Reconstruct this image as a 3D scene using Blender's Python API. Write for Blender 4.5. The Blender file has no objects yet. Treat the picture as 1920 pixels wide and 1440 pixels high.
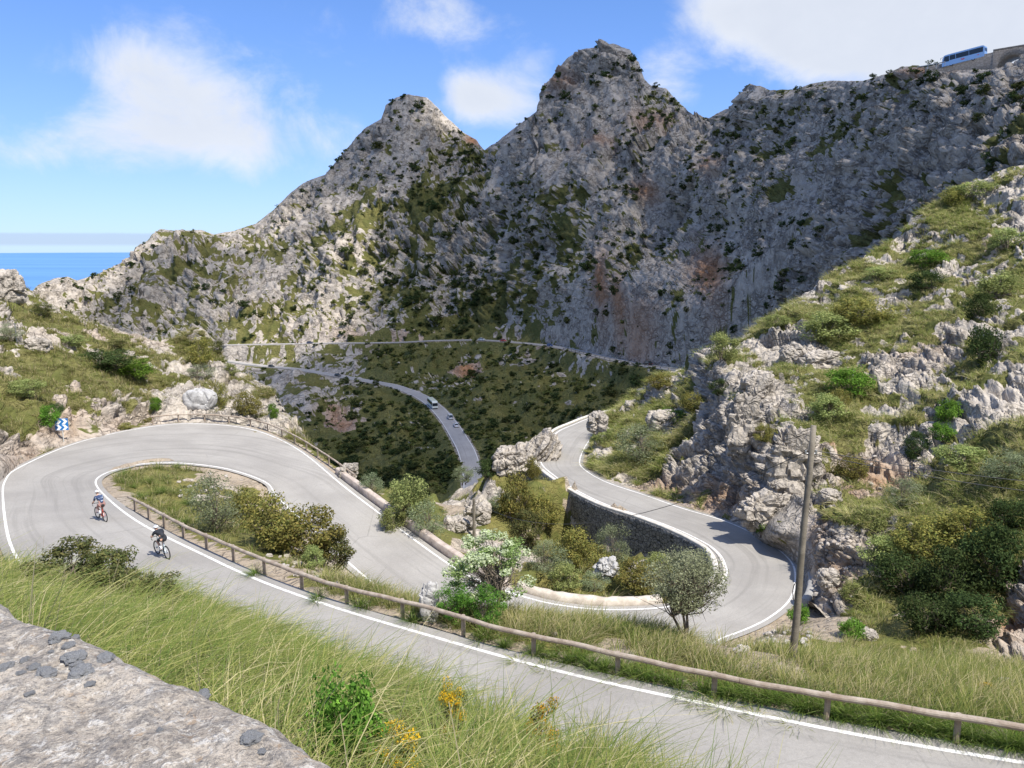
import bpy, bmesh, math, random
import numpy as np
from mathutils import Vector, Matrix
from mathutils.bvhtree import BVHTree
rng = np.random.default_rng(7)
random.seed(7)
S = bpy.context.scene
COL = S.collection
R = math.radians
# ------------------------------------------------------------------ camera model
F = 1450.0
PITCH = R(10.2)
CP, SP = math.cos(PITCH), math.sin(PITCH)
SUN_EL, SUN_AZ = R(58), math.atan2(0.70, -0.71)
SUN = np.array([math.sin(SUN_AZ)*math.cos(SUN_EL), math.cos(SUN_AZ)*math.cos(SUN_EL), math.sin(SUN_EL)])

def ray(px, py):
    a = (np.asarray(px, float)-960)/F; b = (720-np.asarray(py, float))/F
    return np.stack([a, CP+b*SP, -SP+b*CP], -1)
def at_z(px, py, z):
    d = ray(px, py); return d*(z/d[..., 2])[..., None] if d.ndim > 1 else d*(z/d[2])
def at_Y(px, py, Y):
    d = ray(px, py); return d*(np.asarray(Y)/d[..., 1])[..., None]
def proj(p):
    p = np.asarray(p, float); zz = p[..., 1]*CP-p[..., 2]*SP
    return 960+F*p[..., 0]/zz, 720-F*(p[..., 1]*SP+p[..., 2]*CP)/zz, zz
def smooth(a, b, x):
    t = np.clip((x-a)/(b-a), 0, 1); return t*t*(3-2*t)

# ------------------------------------------------------------------ noise
def _h(ix, iy, iz, seed):
    n = (ix*374761393 + iy*668265263 + iz*2147483647 + seed*1274126177) & 0xFFFFFFFF
    n = ((n ^ (n >> 13))*1274126177) & 0xFFFFFFFF
    n = ((n ^ (n >> 16))*2246822519) & 0xFFFFFFFF
    return ((n ^ (n >> 15)) & 0xFFFFFF)/float(0xFFFFFF)
def vnoise(p, seed=0):
    i = np.floor(p).astype(np.int64); f = p-i; u = f*f*f*(f*(f*6-15)+10); r = 0
    for dx in (0, 1):
        for dy in (0, 1):
            for dz in (0, 1):
                w = (u[:, 0] if dx else 1-u[:, 0])*(u[:, 1] if dy else 1-u[:, 1])*(u[:, 2] if dz else 1-u[:, 2])
                r = r+w*_h(i[:, 0]+dx, i[:, 1]+dy, i[:, 2]+dz, seed)
    return r
def fbm(p, octv=5, seed=0, gain=.5):
    a, t, s = 1.0, 0, 0
    for o in range(octv):
        t = t+a*vnoise(p*(2.03**o)+o*17.3, seed+o); s += a; a *= gain
    return t/s
def ridged(p, octv=4, seed=0):
    a, t, s = 1.0, 0, 0
    for o in range(octv):
        t = t+a*(1-np.abs(2*vnoise(p*(2.07**o)+o*9.1, seed+o)-1)); s += a; a *= .5
    return t/s
def worley(p, seed=0):
    i = np.floor(p).astype(np.int64); f1 = np.full(len(p), 9.); f2 = f1.copy(); idv = np.zeros(len(p))
    for dx in (-1, 0, 1):
        for dy in (-1, 0, 1):
            for dz in (-1, 0, 1):
                c = i+np.array([dx, dy, dz]); h = c[:, 0], c[:, 1], c[:, 2]
                r1 = _h(*h, seed)
                q = c+np.stack([r1, _h(*h, seed+1), _h(*h, seed+2)], 1)
                d = np.sqrt(((p-q)**2).sum(1)); m = d < f1
                f2 = np.where(m, f1, np.minimum(f2, d)); idv = np.where(m, r1, idv); f1 = np.where(m, d, f1)
    return f1, f2, idv
def facet(p, seed, tilt=.9):
    "angular broken blocks: every cell a tilted plane with its own height; returns height (cell units) and groove mask"
    i = np.floor(p).astype(np.int64); f1 = np.full(len(p), 9.); f2 = f1.copy(); hgt = np.zeros(len(p))
    for dx in (-1, 0, 1):
        for dy in (-1, 0, 1):
            for dz in (-1, 0, 1):
                c = i+np.array([dx, dy, dz]); h = c[:, 0], c[:, 1], c[:, 2]
                r = np.stack([_h(*h, seed), _h(*h, seed+1), _h(*h, seed+2)], 1); o = p-c-r
                d = (o**2).sum(1); m = d < f1; r2 = (r*7.31+r[:, [1, 2, 0]]*3.7) % 1.0-.5
                f2 = np.where(m, f1, np.minimum(f2, d)); f1 = np.where(m, d, f1)
                hgt = np.where(m, (o*r2).sum(1)*2*tilt+(r2[:, 0]+r2[:, 1])*.45, hgt)
    return hgt, np.clip((np.sqrt(f2)-np.sqrt(f1))*4, 0, 1)
def uniformise(v):
    o = np.empty(len(v)); o[np.argsort(v)] = np.linspace(0, 1, len(v)); return o
def rbf(X, v, Q, c):
    X = np.asarray(X, float); v = np.asarray(v, float); n, k = X.shape
    ph = lambda r2: -np.sqrt(r2+c*c)
    A = np.zeros((n+k+1, n+k+1)); A[:n, :n] = ph(((X[:, None]-X[None])**2).sum(-1))-np.eye(n)*1e-6
    A[:n, n] = 1; A[:n, n+1:] = X; A[n, :n] = 1; A[n+1:, :n] = X.T
    w = np.linalg.lstsq(A, np.concatenate([v, np.zeros(k+1)]), rcond=None)[0]
    out = np.empty(len(Q))
    for s in range(0, len(Q), 20000):
        q = Q[s:s+20000]
        out[s:s+20000] = ph(((q[:, None]-X[None])**2).sum(-1))@w[:n]+w[n]+q@w[n+1:]
    return out

# ------------------------------------------------------------------ mesh helpers
def np_mesh(name, V, Q, mats=None, attrs=None, colors=None, smooth_s=False, uv=None, mi=None):
    V = np.ascontiguousarray(V, np.float32); Q = np.ascontiguousarray(Q, np.int32); n, k = Q.shape
    me = bpy.data.meshes.new(name)
    me.vertices.add(len(V)); me.vertices.foreach_set('co', V.ravel())
    me.loops.add(n*k); me.loops.foreach_set('vertex_index', Q.ravel())
    me.polygons.add(n); me.polygons.foreach_set('loop_start', np.arange(0, n*k, k, dtype=np.int32))
    if mi is not None: me.polygons.foreach_set('material_index', np.ascontiguousarray(mi, np.int32))
    me.update(calc_edges=True)
    if smooth_s: me.polygons.foreach_set('use_smooth', np.ones(n, bool))
    for a, v in (attrs or {}).items():
        at = me.attributes.new(a, 'FLOAT', 'POINT'); at.data.foreach_set('value', np.ascontiguousarray(v, np.float32))
    if colors is not None:
        at = me.attributes.new('tint', 'FLOAT_COLOR', 'POINT')
        at.data.foreach_set('color', np.ascontiguousarray(np.concatenate([colors, np.ones((len(colors), 1))], 1), np.float32).ravel())
    if uv is not None:
        l = me.uv_layers.new(name='UVMap'); l.data.foreach_set('uv', np.ascontiguousarray(uv[Q.ravel()], np.float32).ravel())
    for m in (mats or []): me.materials.append(m)
    return me
def link(name, me, parent=None, **props):
    o = bpy.data.objects.new(name, me); COL.objects.link(o)
    if parent is not None: o.parent = parent
    for k, v in props.items():
        if v is not None: o[k] = v
    return o
def thing(name, label, cat, loc=(0, 0, 0), rz=0, group=None):
    o = link(name, None, label=label, category=cat, group=group)
    o.location = loc; o.rotation_euler = (0, 0, rz); o.empty_display_size = .2
    return o
def grid_quads(nr, nc):
    a = (np.arange(nr-1)[:, None]*nc+np.arange(nc-1)[None]).ravel()
    return np.stack([a, a+1, a+nc+1, a+nc], 1)
class MB:
    "collects boxes, tubes and prisms; build() links them as one mesh object"
    def __init__(s): s.bm = bmesh.new()
    def box(s, c, size, rot=None, bev=0):
        r = bmesh.ops.create_cube(s.bm, size=1)['verts']
        M = Matrix.Translation(Vector(c)) @ (rot.to_4x4() if rot is not None else Matrix()) @ Matrix.Diagonal((*size, 1))
        bmesh.ops.transform(s.bm, matrix=M, verts=r)
        if bev:
            es = {e for v in r for e in v.link_edges}
            bmesh.ops.bevel(s.bm, geom=list(es), offset=bev, segments=2, affect='EDGES', profile=.6)
        return s
    def tube(s, pts, rad, n=8, cap=True):
        pts = [Vector(p) for p in pts]; rad = [rad]*len(pts) if np.isscalar(rad) else rad; rings = []
        for i, p in enumerate(pts):
            d = (pts[min(i+1, len(pts)-1)]-pts[max(i-1, 0)]).normalized()
            a = d.cross(Vector((0, 0, 1)) if abs(d.z) < .9 else Vector((1, 0, 0))).normalized(); b = d.cross(a)
            rings.append([s.bm.verts.new(p+(a*math.cos(t)+b*math.sin(t))*rad[i]) for t in np.linspace(0, 2*math.pi, n, endpoint=False)])
        for A, B in zip(rings, rings[1:]):
            for i in range(n): s.bm.faces.new((A[i], A[(i+1) % n], B[(i+1) % n], B[i]))
        if cap:
            s.bm.faces.new(rings[0][::-1]); s.bm.faces.new(rings[-1])
        return s
    def prism(s, prof, y0, y1, taper=None):
        "extrudes an (x,z) outline across y; taper(x,z)->scale of y"
        k = len(prof); T = taper or (lambda x, z: 1)
        A = [s.bm.verts.new((x, y0*T(x, z), z)) for x, z in prof]; B = [s.bm.verts.new((x, y1*T(x, z), z)) for x, z in prof]
        for i in range(k): s.bm.faces.new((A[i], A[(i+1) % k], B[(i+1) % k], B[i]))
        s.bm.faces.new(A[::-1]); s.bm.faces.new(B); return s
    def torus(s, c, R0, r0, ax='y', n=24, m=8):
        vs = []
        for i in range(n):
            t = 2*math.pi*i/n; row = []
            for j in range(m):
                u = 2*math.pi*j/m; q = R0+r0*math.cos(u)
                p = Vector((q*math.cos(t), r0*math.sin(u), q*math.sin(t))) if ax == 'y' else Vector((q*math.cos(t), q*math.sin(t), r0*math.sin(u)))
                row.append(s.bm.verts.new(p+Vector(c)))
            vs.append(row)
        for i in range(n):
            for j in range(m):
                s.bm.faces.new((vs[i][j], vs[(i+1) % n][j], vs[(i+1) % n][(j+1) % m], vs[i][(j+1) % m]))
        return s
    def disc(s, c, r, h, n=20):
        "cylinder with its axis along y"
        return s.tube([(c[0], c[1]-h/2, c[2]), (c[0], c[1]+h/2, c[2])], r, n)
    def quad(s, pts):
        s.bm.faces.new([s.bm.verts.new(p) for p in pts]); return s
    def mesh(s, name, mat, sm=False):
        bmesh.ops.recalc_face_normals(s.bm, faces=s.bm.faces)
        me = bpy.data.meshes.new(name); s.bm.to_mesh(me); s.bm.free()
        if mat: me.materials.append(mat)
        if sm: me.polygons.foreach_set('use_smooth', np.ones(len(me.polygons), bool))
        return me
    def build(s, name, mat, parent=None, sm=False, **props):
        return link(name, s.mesh(name, mat, sm), parent, **props)

# ------------------------------------------------------------------ materials
class H:
    def __init__(s, nt): s.nt = nt
    def n(s, t, inp=None, **pr):
        nd = s.nt.nodes.new('ShaderNode'+t)
        for k, v in pr.items(): setattr(nd, k, v)
        for k, v in (inp or {}).items():
            sk = nd.inputs[k]
            if isinstance(v, bpy.types.NodeSocket): s.nt.links.new(v, sk)
            elif isinstance(v, bpy.types.Node): s.nt.links.new(v.outputs[0], sk)
            else: sk.default_value = v
        return nd
    def m(s, op, a, b=0.0, c=None, clamp=False):
        inp = {0: a, 1: b}
        if c is not None: inp[2] = c
        return s.n('Math', inp, operation=op, use_clamp=clamp).outputs[0]
    def mix(s, f, a, b, mode='MIX'):
        nd = s.n('Mix', data_type='RGBA', blend_type=mode)
        for i, v in ((0, f), (6, a), (7, b)):
            if isinstance(v, bpy.types.NodeSocket): s.nt.links.new(v, nd.inputs[i])
            else: nd.inputs[i].default_value = v if i == 0 else (*v[:3], 1)
        return nd.outputs[2]
    def noise(s, vec, scale, detail=5, rough=.55, dist=0):
        return s.n('TexNoise', {'Vector': vec, 'Scale': scale, 'Detail': detail, 'Roughness': rough, 'Distortion': dist}).outputs[0]
    def ramp(s, f, stops):
        nd = s.n('ValToRGB', {0: f}); e = nd.color_ramp.elements
        while len(e) < len(stops): e.new(.5)
        for q, (p, c) in zip(e, stops):
            q.position = p; q.color = (*c, 1) if len(c) == 3 else c
        return nd.outputs[0]
    def step(s, f, a, b):
        return s.n('MapRange', {0: f, 1: a, 2: b, 3: 0.0, 4: 1.0}, interpolation_type='SMOOTHSTEP').outputs[0]
    def attr(s, nm, out=2): return s.n('Attribute', attribute_name=nm).outputs[out]
def material(name, fn):
    m = bpy.data.materials.new(name); m.use_nodes = True; nt = m.node_tree; nt.nodes.clear(); h = H(nt)
    o = nt.nodes.new('ShaderNodeOutputMaterial'); nt.links.new(fn(h), o.inputs['Surface']); return m
def bsdf(h, col, rough=.9, bump=None, metal=0, spec=.3, **kw):
    i = {'Base Color': col if isinstance(col, bpy.types.NodeSocket) else (*col, 1), 'Roughness': rough, 'Metallic': metal, 'Specular IOR Level': spec}
    i.update(kw)
    if bump is not None: i['Normal'] = h.n('Bump', {'Strength': bump[1], 'Distance': bump[2], 'Height': bump[0]}).outputs[0]
    return h.n('BsdfPrincipled', i).outputs[0]
def obj_co(h): return h.n('TexCoord').outputs['Object']
def plain(name, col, rough=.6, var=.12, sc=6., metal=0, spec=.4):
    def fn(h):
        c = h.noise(obj_co(h), sc, 4)
        k = tuple(x*(1-var) for x in col), tuple(min(1, x*(1+var)) for x in col)
        return bsdf(h, h.mix(h.step(c, .3, .7), *k), rough, metal=metal, spec=spec)
    return material(name, fn)
def rock_terrain(name, dark, light, veg_a, veg_b, soil, fs, bumpd):
    "fs = metres of the finest blocks"
    def fn(h):
        co = obj_co(h)
        n1 = h.noise(co, .12/fs, 5, .6); n2 = h.noise(co, 1.1/fs, 8, .68, .4); n3 = h.noise(co, .35/fs, 4, .6, 1.)
        mp = h.n('Mapping', {'Vector': co, 'Scale': (1., 1., .22)}).outputs[0]
        st = h.noise(mp, .9/fs, 6, .65)
        rk = h.ramp(n2, [(.28, dark), (.5, tuple((a+b)/2 for a, b in zip(dark, light))), (.72, light)])
        rk = h.mix(h.m('MULTIPLY', h.step(st, .52, .68), .35), rk, tuple(x*.55 for x in dark))
        rk = h.mix(h.m('MULTIPLY', h.step(n1, .45, .7), .35), rk, tuple(x*1.08 for x in light))
        rk = h.mix(h.m('MULTIPLY', h.step(n3, .58, .75), .22), rk, (light[0]*.95, light[1]*.78, light[2]*.62))
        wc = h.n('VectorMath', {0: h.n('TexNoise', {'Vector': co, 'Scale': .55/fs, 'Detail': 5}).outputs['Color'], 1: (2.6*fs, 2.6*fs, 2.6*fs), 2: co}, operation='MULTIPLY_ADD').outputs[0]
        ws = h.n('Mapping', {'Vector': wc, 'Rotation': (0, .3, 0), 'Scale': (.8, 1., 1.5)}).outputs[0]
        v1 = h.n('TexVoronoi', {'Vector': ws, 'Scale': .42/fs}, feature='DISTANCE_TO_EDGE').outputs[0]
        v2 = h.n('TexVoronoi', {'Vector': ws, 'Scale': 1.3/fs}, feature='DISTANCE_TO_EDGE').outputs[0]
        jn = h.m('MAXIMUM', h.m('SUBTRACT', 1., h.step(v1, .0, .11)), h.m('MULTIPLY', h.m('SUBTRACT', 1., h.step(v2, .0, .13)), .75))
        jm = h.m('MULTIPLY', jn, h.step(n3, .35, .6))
        rk = h.mix(h.m('MULTIPLY', jm, .72), rk, tuple(x*.28 for x in dark))  # crack lines coloured dark: painted shade of deep joints, plus lichen and plants
        so = h.m('MULTIPLY', h.attr('soil'), h.step(n2, .26, .46))
        rk = h.mix(so, rk, h.mix(n1, soil, tuple(x*.6 for x in soil)))
        vg = h.mix(h.step(n3, .35, .65), veg_a, veg_b)
        vg = h.mix(h.m('MULTIPLY', n2, .5), vg, tuple(x*.45 for x in veg_a))
        f = h.step(h.m('ADD', h.attr('veg'), h.m('MULTIPLY', h.m('SUBTRACT', n2, .5), .9)), .38, .62)
        c = h.mix(f, rk, vg)
        hf = h.noise(co, 4./fs, 5, .7); c = h.mix(h.m('MULTIPLY', h.step(hf, .45, .7), .24), c, (.05, .045, .03)); bh = h.m('SUBTRACT', h.m('ADD', n2, h.m('MULTIPLY', hf, .45)), h.m('MULTIPLY', jm, .8))
        return bsdf(h, c, .95, (bh, .9, bumpd), spec=.15)
    return material(name, fn)
def leafmat(name, trans=.45):
    def fn(h):
        c = h.attr('tint', 0); r = h.n('ObjectInfo').outputs['Random']
        hs = h.n('HueSaturation', {'Hue': h.m('ADD', .487, h.m('MULTIPLY', r, .026)), 'Saturation': .98,
                                   'Value': h.m('ADD', .82, h.m('MULTIPLY', r, .36)), 'Color': c}).outputs[0]
        d = h.n('BsdfDiffuse', {'Color': hs}).outputs[0]; t = h.n('BsdfTranslucent', {'Color': hs}).outputs[0]
        return h.n('MixShader', {0: trans, 1: d, 2: t}).outputs[0]
    return material(name, fn)
M_LEAF = leafmat('leaf'); M_GRASS = leafmat('grass_blade', .4)
M_BARK = plain('bark', (.16, .13, .1), .9, .35, 9)
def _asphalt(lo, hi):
    def fn(h):
        co = obj_co(h); uv = h.n('TexCoord').outputs['UV']
        n1 = h.noise(co, .22, 5, .6); n2 = h.noise(co, 9., 4, .7)
        sk = h.noise(h.n('Mapping', {'Vector': uv, 'Scale': (1.6, .035, 1)}).outputs[0], 1., 5, .6, .6)
        sk2 = h.noise(h.n('Mapping', {'Vector': uv, 'Scale': (7., .05, 1)}).outputs[0], 1., 4, .6)
        c = h.mix(h.step(n1, .3, .7), lo, hi)
        c = h.mix(h.m('MULTIPLY', h.step(sk, .48, .70), .42), c, tuple(x*.6 for x in lo))
        c = h.mix(h.m('MULTIPLY', h.step(sk2, .62, .75), .22), c, tuple(x*.45 for x in lo))
        c = h.mix(h.m('MULTIPLY', h.step(n2, .35, .7), .2), c, tuple(x*.5 for x in lo))
        gr = h.noise(co, 38., 3, .8); c = h.mix(h.m('MULTIPLY', h.step(gr, .52, .68), .28), c, tuple(x*.45 for x in lo)); c = h.mix(h.m('MULTIPLY', h.step(gr, .46, .34), .22), c, tuple(min(.6, x*1.5) for x in hi))
        vo = h.n('TexVoronoi', {'Vector': co, 'Scale': .11, 'Randomness': 1.}, feature='DISTANCE_TO_EDGE').outputs[0]
        ck = h.m('SUBTRACT', 1., h.step(h.m('ADD', vo, h.m('MULTIPLY', h.noise(co, .5, 4), .012)), .003, .012))
        c = h.mix(h.m('MULTIPLY', ck, h.m('MULTIPLY', h.step(n1, .5, .6), .45)), c, tuple(x*.35 for x in lo))
        return bsdf(h, c, .88, (n2, .35, .01), spec=.25)
    return fn
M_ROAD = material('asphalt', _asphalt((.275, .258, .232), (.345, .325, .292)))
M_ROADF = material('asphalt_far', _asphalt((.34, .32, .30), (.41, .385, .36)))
def _paint(h):
    n = h.noise(obj_co(h), 3.5, 6, .7)
    return bsdf(h, h.mix(h.step(n, .46, .72), (.74, .72, .68), (.36, .34, .31)), .7)
M_PAINT = material('road_paint', _paint)
def _wood(a, b):
    def fn(h):
        co = obj_co(h); n = h.noise(co, 2.2, 6, .65); g = h.noise(h.n('Mapping', {'Vector': co, 'Scale': (1, 1, 6)}).outputs[0], 5, 5, .7)
        c = h.mix(h.step(n, .35, .7), a, b); c = h.mix(h.m('MULTIPLY', h.step(g, .5, .75), .5), c, tuple(x*.45 for x in a))
        return bsdf(h, c, .85, (g, .5, .02))
    return fn
M_LOG = material('weathered_log', _wood((.27, .21, .16), (.43, .37, .30)))
M_POLE = material('old_pole_wood', _wood((.15, .13, .10), (.24, .21, .165)))
def _drystone(a, b, sc, mortar):
    def fn(h):
        co = obj_co(h); cx = h.n('Mapping', {'Vector': co, 'Scale': (1, 1, 1.35)}).outputs[0]
        v1 = h.n('TexVoronoi', {'Vector': cx, 'Scale': sc}, feature='DISTANCE_TO_EDGE').outputs[0]
        vc = h.n('TexVoronoi', {'Vector': cx, 'Scale': sc}).outputs['Color']
        g = h.n('SeparateColor', {0: vc}).outputs[0]; n = h.noise(co, 6, 5, .6)
        c = h.mix(g, a, b); c = h.mix(h.m('MULTIPLY', n, .35), c, tuple(x*.6 for x in a))
        e = h.step(v1, .01, .09)
        c = h.mix(e, mortar, c)
        return bsdf(h, c, .95, (h.m('ADD', h.m('MULTIPLY', e, .6), h.m('MULTIPLY', n, .3)), 1., .09))
    return fn
M_DRY = material('dark_dry_stone', _drystone((.19, .178, .162), (.33, .31, .285), 2.2, (.04, .04, .037)))
M_RUB = material('rubble_wall_stone', _drystone((.36, .31, .25), (.5, .46, .40), 2.0, (.26, .22, .17)))
M_BRIDGE = material('bridge_stone', _drystone((.28, .24, .20), (.36, .32, .27), 1.2, (.2, .17, .14)))
def _conc(a, b):
    def fn(h):
        co = obj_co(h); n = h.noise(co, 1.5, 7, .65); k = h.noise(co, 14, 5, .7)
        c = h.mix(h.step(n, .35, .65), a, b); c = h.mix(h.m('MULTIPLY', h.step(k, .55, .75), .4), c, tuple(x*.5 for x in a))
        return bsdf(h, c, .92, (k, .5, .02))
    return fn
M_CONC = material('pale_concrete', _conc((.50, .46, .40), (.62, .58, .51)))
M_COPE = material('worn_cope', _conc((.36, .29, .24), (.50, .43, .37)))
M_GREYWALL = material('grey_masonry', _conc((.26, .25, .235), (.33, .32, .30)))
def rockmat(name, dark, light, s=1.):
    def fn(h):
        co = obj_co(h); n = h.noise(co, 1.6*s, 8, .68, .5); m = h.noise(h.n('Mapping', {'Vector': co, 'Scale': (1, 1, .3)}).outputs[0], 2.2*s, 6, .6)
        c = h.ramp(n, [(.3, dark), (.7, light)]); c = h.mix(h.m('MULTIPLY', h.step(m, .52, .7), .45), c, tuple(x*.45 for x in dark))
        return bsdf(h, c, .95, (n, .9, .12/s))
    return material(name, fn)
M_ROCKP = rockmat('pale_outcrop_rock', (.36, .32, .275), (.58, .53, .47), .5)
M_ROCKG = rockmat('grey_standing_rock', (.26, .25, .24), (.52, .51, .49), 1.1)

# ------------------------------------------------------------------ the hairpin road
NEAR = [(2400, 1500), (2150, 1462), (1920, 1427), (1613, 1376), (1280, 1308), (1140, 1278), (973, 1237), (807, 1190), (637, 1140), (487, 1087), (375, 1035), (262, 979)]
PAIRS = [((199, 930), (3, 927)), ((180, 903), (10, 898)), ((200, 887), (33, 877)), ((233, 877), (133, 833)), ((267, 870), (233, 808)), ((310, 868), (333, 794)), ((360, 870), (433, 798)), ((430, 880), (500, 813)), ((500, 905), (567, 847)), (None, (640, 907)), (None, (710, 960)), (None, (790, 1020)), (None, (863, 1070)), (None, (930, 1100)), (None, (990, 1120)), (None, (1040, 1132)), (None, (1123, 1142)), (None, (1223, 1140)), ((1343, 1202), (1290, 1130)), ((1397, 1182), (1330, 1113)), ((1447, 1157), (1350, 1097)), ((1487, 1120), (1360, 1080)), ((1493, 1073), (1360, 1065)), ((1480, 1047), (1352, 1045)), ((1447, 1020), (1335, 1027)), ((1397, 992), (1305, 1010)), ((1347, 972), (1262, 990)), ((1280, 953), (1200, 967)), ((1207, 927), (1140, 948)), ((1140, 905), (1085, 922)), ((1100, 883), (1040, 893)), ((1087, 863), (1010, 860)), ((1107, 823), (1040, 813)), ((1130, 808), (1073, 797)), ((1160, 797), (1110, 782)), ((1200, 787), (1160, 769))]
GR = .085
def _road():
    A, B = [], []; prev = None; z = -11.3
    def solve(pts, prev, z, g=GR):
        for _ in range(30):
            m = np.mean([at_z(*p, z) for p in pts], 0)
            if prev is None: break
            z = .5*z+.5*(prev[2]-g*np.hypot(*(m[:2]-prev[:2])))
        return z, np.mean([at_z(*p, z) for p in pts], 0)
    na = []
    for p in NEAR:
        z, prev = solve([p], prev, z); na.append(prev)
    na = np.array(na); t = np.gradient(na[:, :2], axis=0); t /= np.linalg.norm(t, axis=1)[:, None]
    for p, d in zip(na, t):
        A.append(p); B.append(p+np.array([d[1]*-6.2, -d[0]*-6.2, 0])*1.0)
    # keep the unseen edge on the camera's side
    if B[3][1] > A[3][1]: B = [2*a-b for a, b in zip(A, B)]
    bs = []
    for k, (a, b) in enumerate(PAIRS):
        pts = [p for p in (a, b) if p]
        z, prev = solve(pts, prev, z, GR if k < 31 else .04)
        bs.append((at_z(*a, z) if a else None, at_z(*b, z)))
    bb = np.array([b for _, b in bs]); t = np.gradient(bb[:, :2], axis=0); t /= np.linalg.norm(t, axis=1)[:, None]
    for (a, b), d in zip(bs, t):
        if a is None: a = b+np.array([d[1], -d[0], 0])*5.7
        A.append(a); B.append(b)
    return np.array(A), np.array(B)
RA, RB = _road()
def resample(P, n_per=8):
    "Catmull-Rom through the stations"
    P = np.asarray(P); Q = np.vstack([2*P[0]-P[1], P, 2*P[-1]-P[-2]]); out = []
    for i in range(1, len(Q)-2):
        p0, p1, p2, p3 = Q[i-1:i+3]
        for t in np.linspace(0, 1, n_per, endpoint=False):
            out.append(.5*((2*p1)+(-p0+p2)*t+(2*p0-5*p1+4*p2-p3)*t*t+(-p0+3*p1-3*p2+p3)*t**3))
    out.append(P[-1]); return np.array(out)
SA, SB = resample(RA), resample(RB)
for _ in range(6):                                            # relax the height profile and the joints
    for X in (SA, SB):
        X[1:-1] = .5*X[1:-1]+.25*(X[:-2]+X[2:])
SC = .5*(SA+SB); HW = .5*np.linalg.norm(SA-SB, axis=1)+.35
LAT = (SB-SA)/np.linalg.norm(SB-SA, axis=1)[:, None]
def polydist(P, XY, hw=None):
    "distance of XY to polyline P, with its interpolated z and half width"
    a = P[:-1]; d = P[1:]-P[:-1]; L2 = (d[:, :2]**2).sum(1)+1e-9
    D = np.empty(len(XY)); Z = np.empty(len(XY)); W = np.empty(len(XY)); J = np.empty(len(XY), int)
    for s in range(0, len(XY), 8000):
        q = XY[s:s+8000]; r = q[:, None]-a[None, :, :2]
        t = np.clip((r*d[None, :, :2]).sum(-1)/L2, 0, 1)
        e = r-t[..., None]*d[None, :, :2]; dd = (e**2).sum(-1); j = dd.argmin(1); k = np.arange(len(q))
        D[s:s+8000] = np.sqrt(dd[k, j]); tt = t[k, j]; Z[s:s+8000] = a[j, 2]+tt*d[j, 2]; J[s:s+8000] = j
        W[s:s+8000] = (hw[j]*(1-tt)+hw[j+1]*tt) if hw is not None else 0
    return D, Z, W, J
def roaddist(XY):
    "distance outside the asphalt edge (negative on it) and the road height there"
    de = np.full(len(XY), 1e3); zr = np.zeros(len(XY)); m = np.where((XY[:, 1] < 175) & (XY[:, 1] > 2))[0]; a, b = SA-LAT*.4, SB+LAT*.4
    idx = np.unique(np.append(np.arange(0, len(SA), 3), len(SA)-1))
    for t in (0, .25, .5, .75, 1):
        L = (a*(1-t)+b*t)[idx]; D, Z_, W, J = polydist(L, XY[m]); h_ = np.linalg.norm(a-b, axis=1)[idx]/8
        D = D-(h_[J] if 0 < t < 1 else 0); k = D < de[m]; de[m[k]] = D[k]; zr[m[k]] = Z_[k]
    return de, zr
def ribbon(name, L, Rr, mat, parent=None, nlat=2, lift=0., kind=None, vscale=1.):
    t = np.linspace(0, 1, nlat); V = (L[:, None]*(1-t)[None, :, None]+Rr[:, None]*t[None, :, None]).reshape(-1, 3).copy(); V[:, 2] += lift
    s = np.concatenate([[0], np.cumsum(np.linalg.norm(np.diff(.5*(L+Rr), axis=0), axis=1))])
    w = np.linalg.norm(L-Rr, axis=1)
    uv = np.stack([(np.repeat(w[:, None], nlat, 1)*t[None]).ravel(), np.repeat(s, nlat)*vscale], 1)
    me = np_mesh(name, V, grid_quads(len(L), nlat), [mat], smooth_s=True, uv=uv)
    return link(name, me, parent, kind=kind)
def unit(v): return v/np.maximum(np.linalg.norm(v, axis=-1, keepdims=True), 1e-9)
road = ribbon('road', SA-LAT*.4, SB+LAT*.4, M_ROAD, nlat=9, kind='structure')
ribbon('edge_line', SA-LAT*.0, SA+LAT*.14, M_PAINT, road, lift=.006)
ribbon('edge_line', SB-LAT*.14, SB+LAT*.0, M_PAINT, road, lift=.006)

# ------------------------------------------------------------------ the far roads
UP = np.array([at_Y(px, py, Y) for px, py, Y in [(200, 655, 690), (330, 648, 640), (420, 646, 613), (500, 645, 601), (583, 645, 590), (740, 641, 567), (820, 638, 558), (900, 638, 548), (970, 642, 520), (1033, 649, 485), (1085, 658, 447), (1130, 669, 413), (1175, 679, 387), (1210, 685, 369), (1270, 693, 347), (1340, 702, 325), (1420, 715, 300)]])
LO = np.array([at_Y(px, py, Y) for px, py, Y in [(300, 655, 660), (380, 668, 625), (420, 675, 604), (478, 685, 580), (556, 691.5, 556), (647, 707, 518), (712, 718, 492), (740, 724, 478), (779, 738, 448), (803, 752, 424), (824, 770, 396), (843, 793, 366), (861, 820, 334), (875, 847, 312), (884, 880, 290), (888, 915, 268), (886, 950, 250)]])
UPs, LOs = resample(UP, 8), resample(LO, 8)
def smooth_z(P):
    for _ in range(40): P[1:-1, 2] = .5*P[1:-1, 2]+.25*(P[:-2, 2]+P[2:, 2])
smooth_z(UPs); smooth_z(LOs)
def side(P, w):
    t = unit(np.gradient(P[:, :2], axis=0)); n = np.stack([t[:, 1], -t[:, 0], 0*t[:, 0]], 1); return P+n*w
for nm, P, w in (('upper_valley_road', UPs, 3.6), ('lower_valley_road', LOs, 3.8)):
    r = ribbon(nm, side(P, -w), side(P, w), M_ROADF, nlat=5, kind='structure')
    ribbon('edge_line', side(P, -w+.15), side(P, -w+.45), M_PAINT, r, lift=.03)
    ribbon('edge_line', side(P, w-.45), side(P, w-.15), M_PAINT, r, lift=.03)

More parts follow.
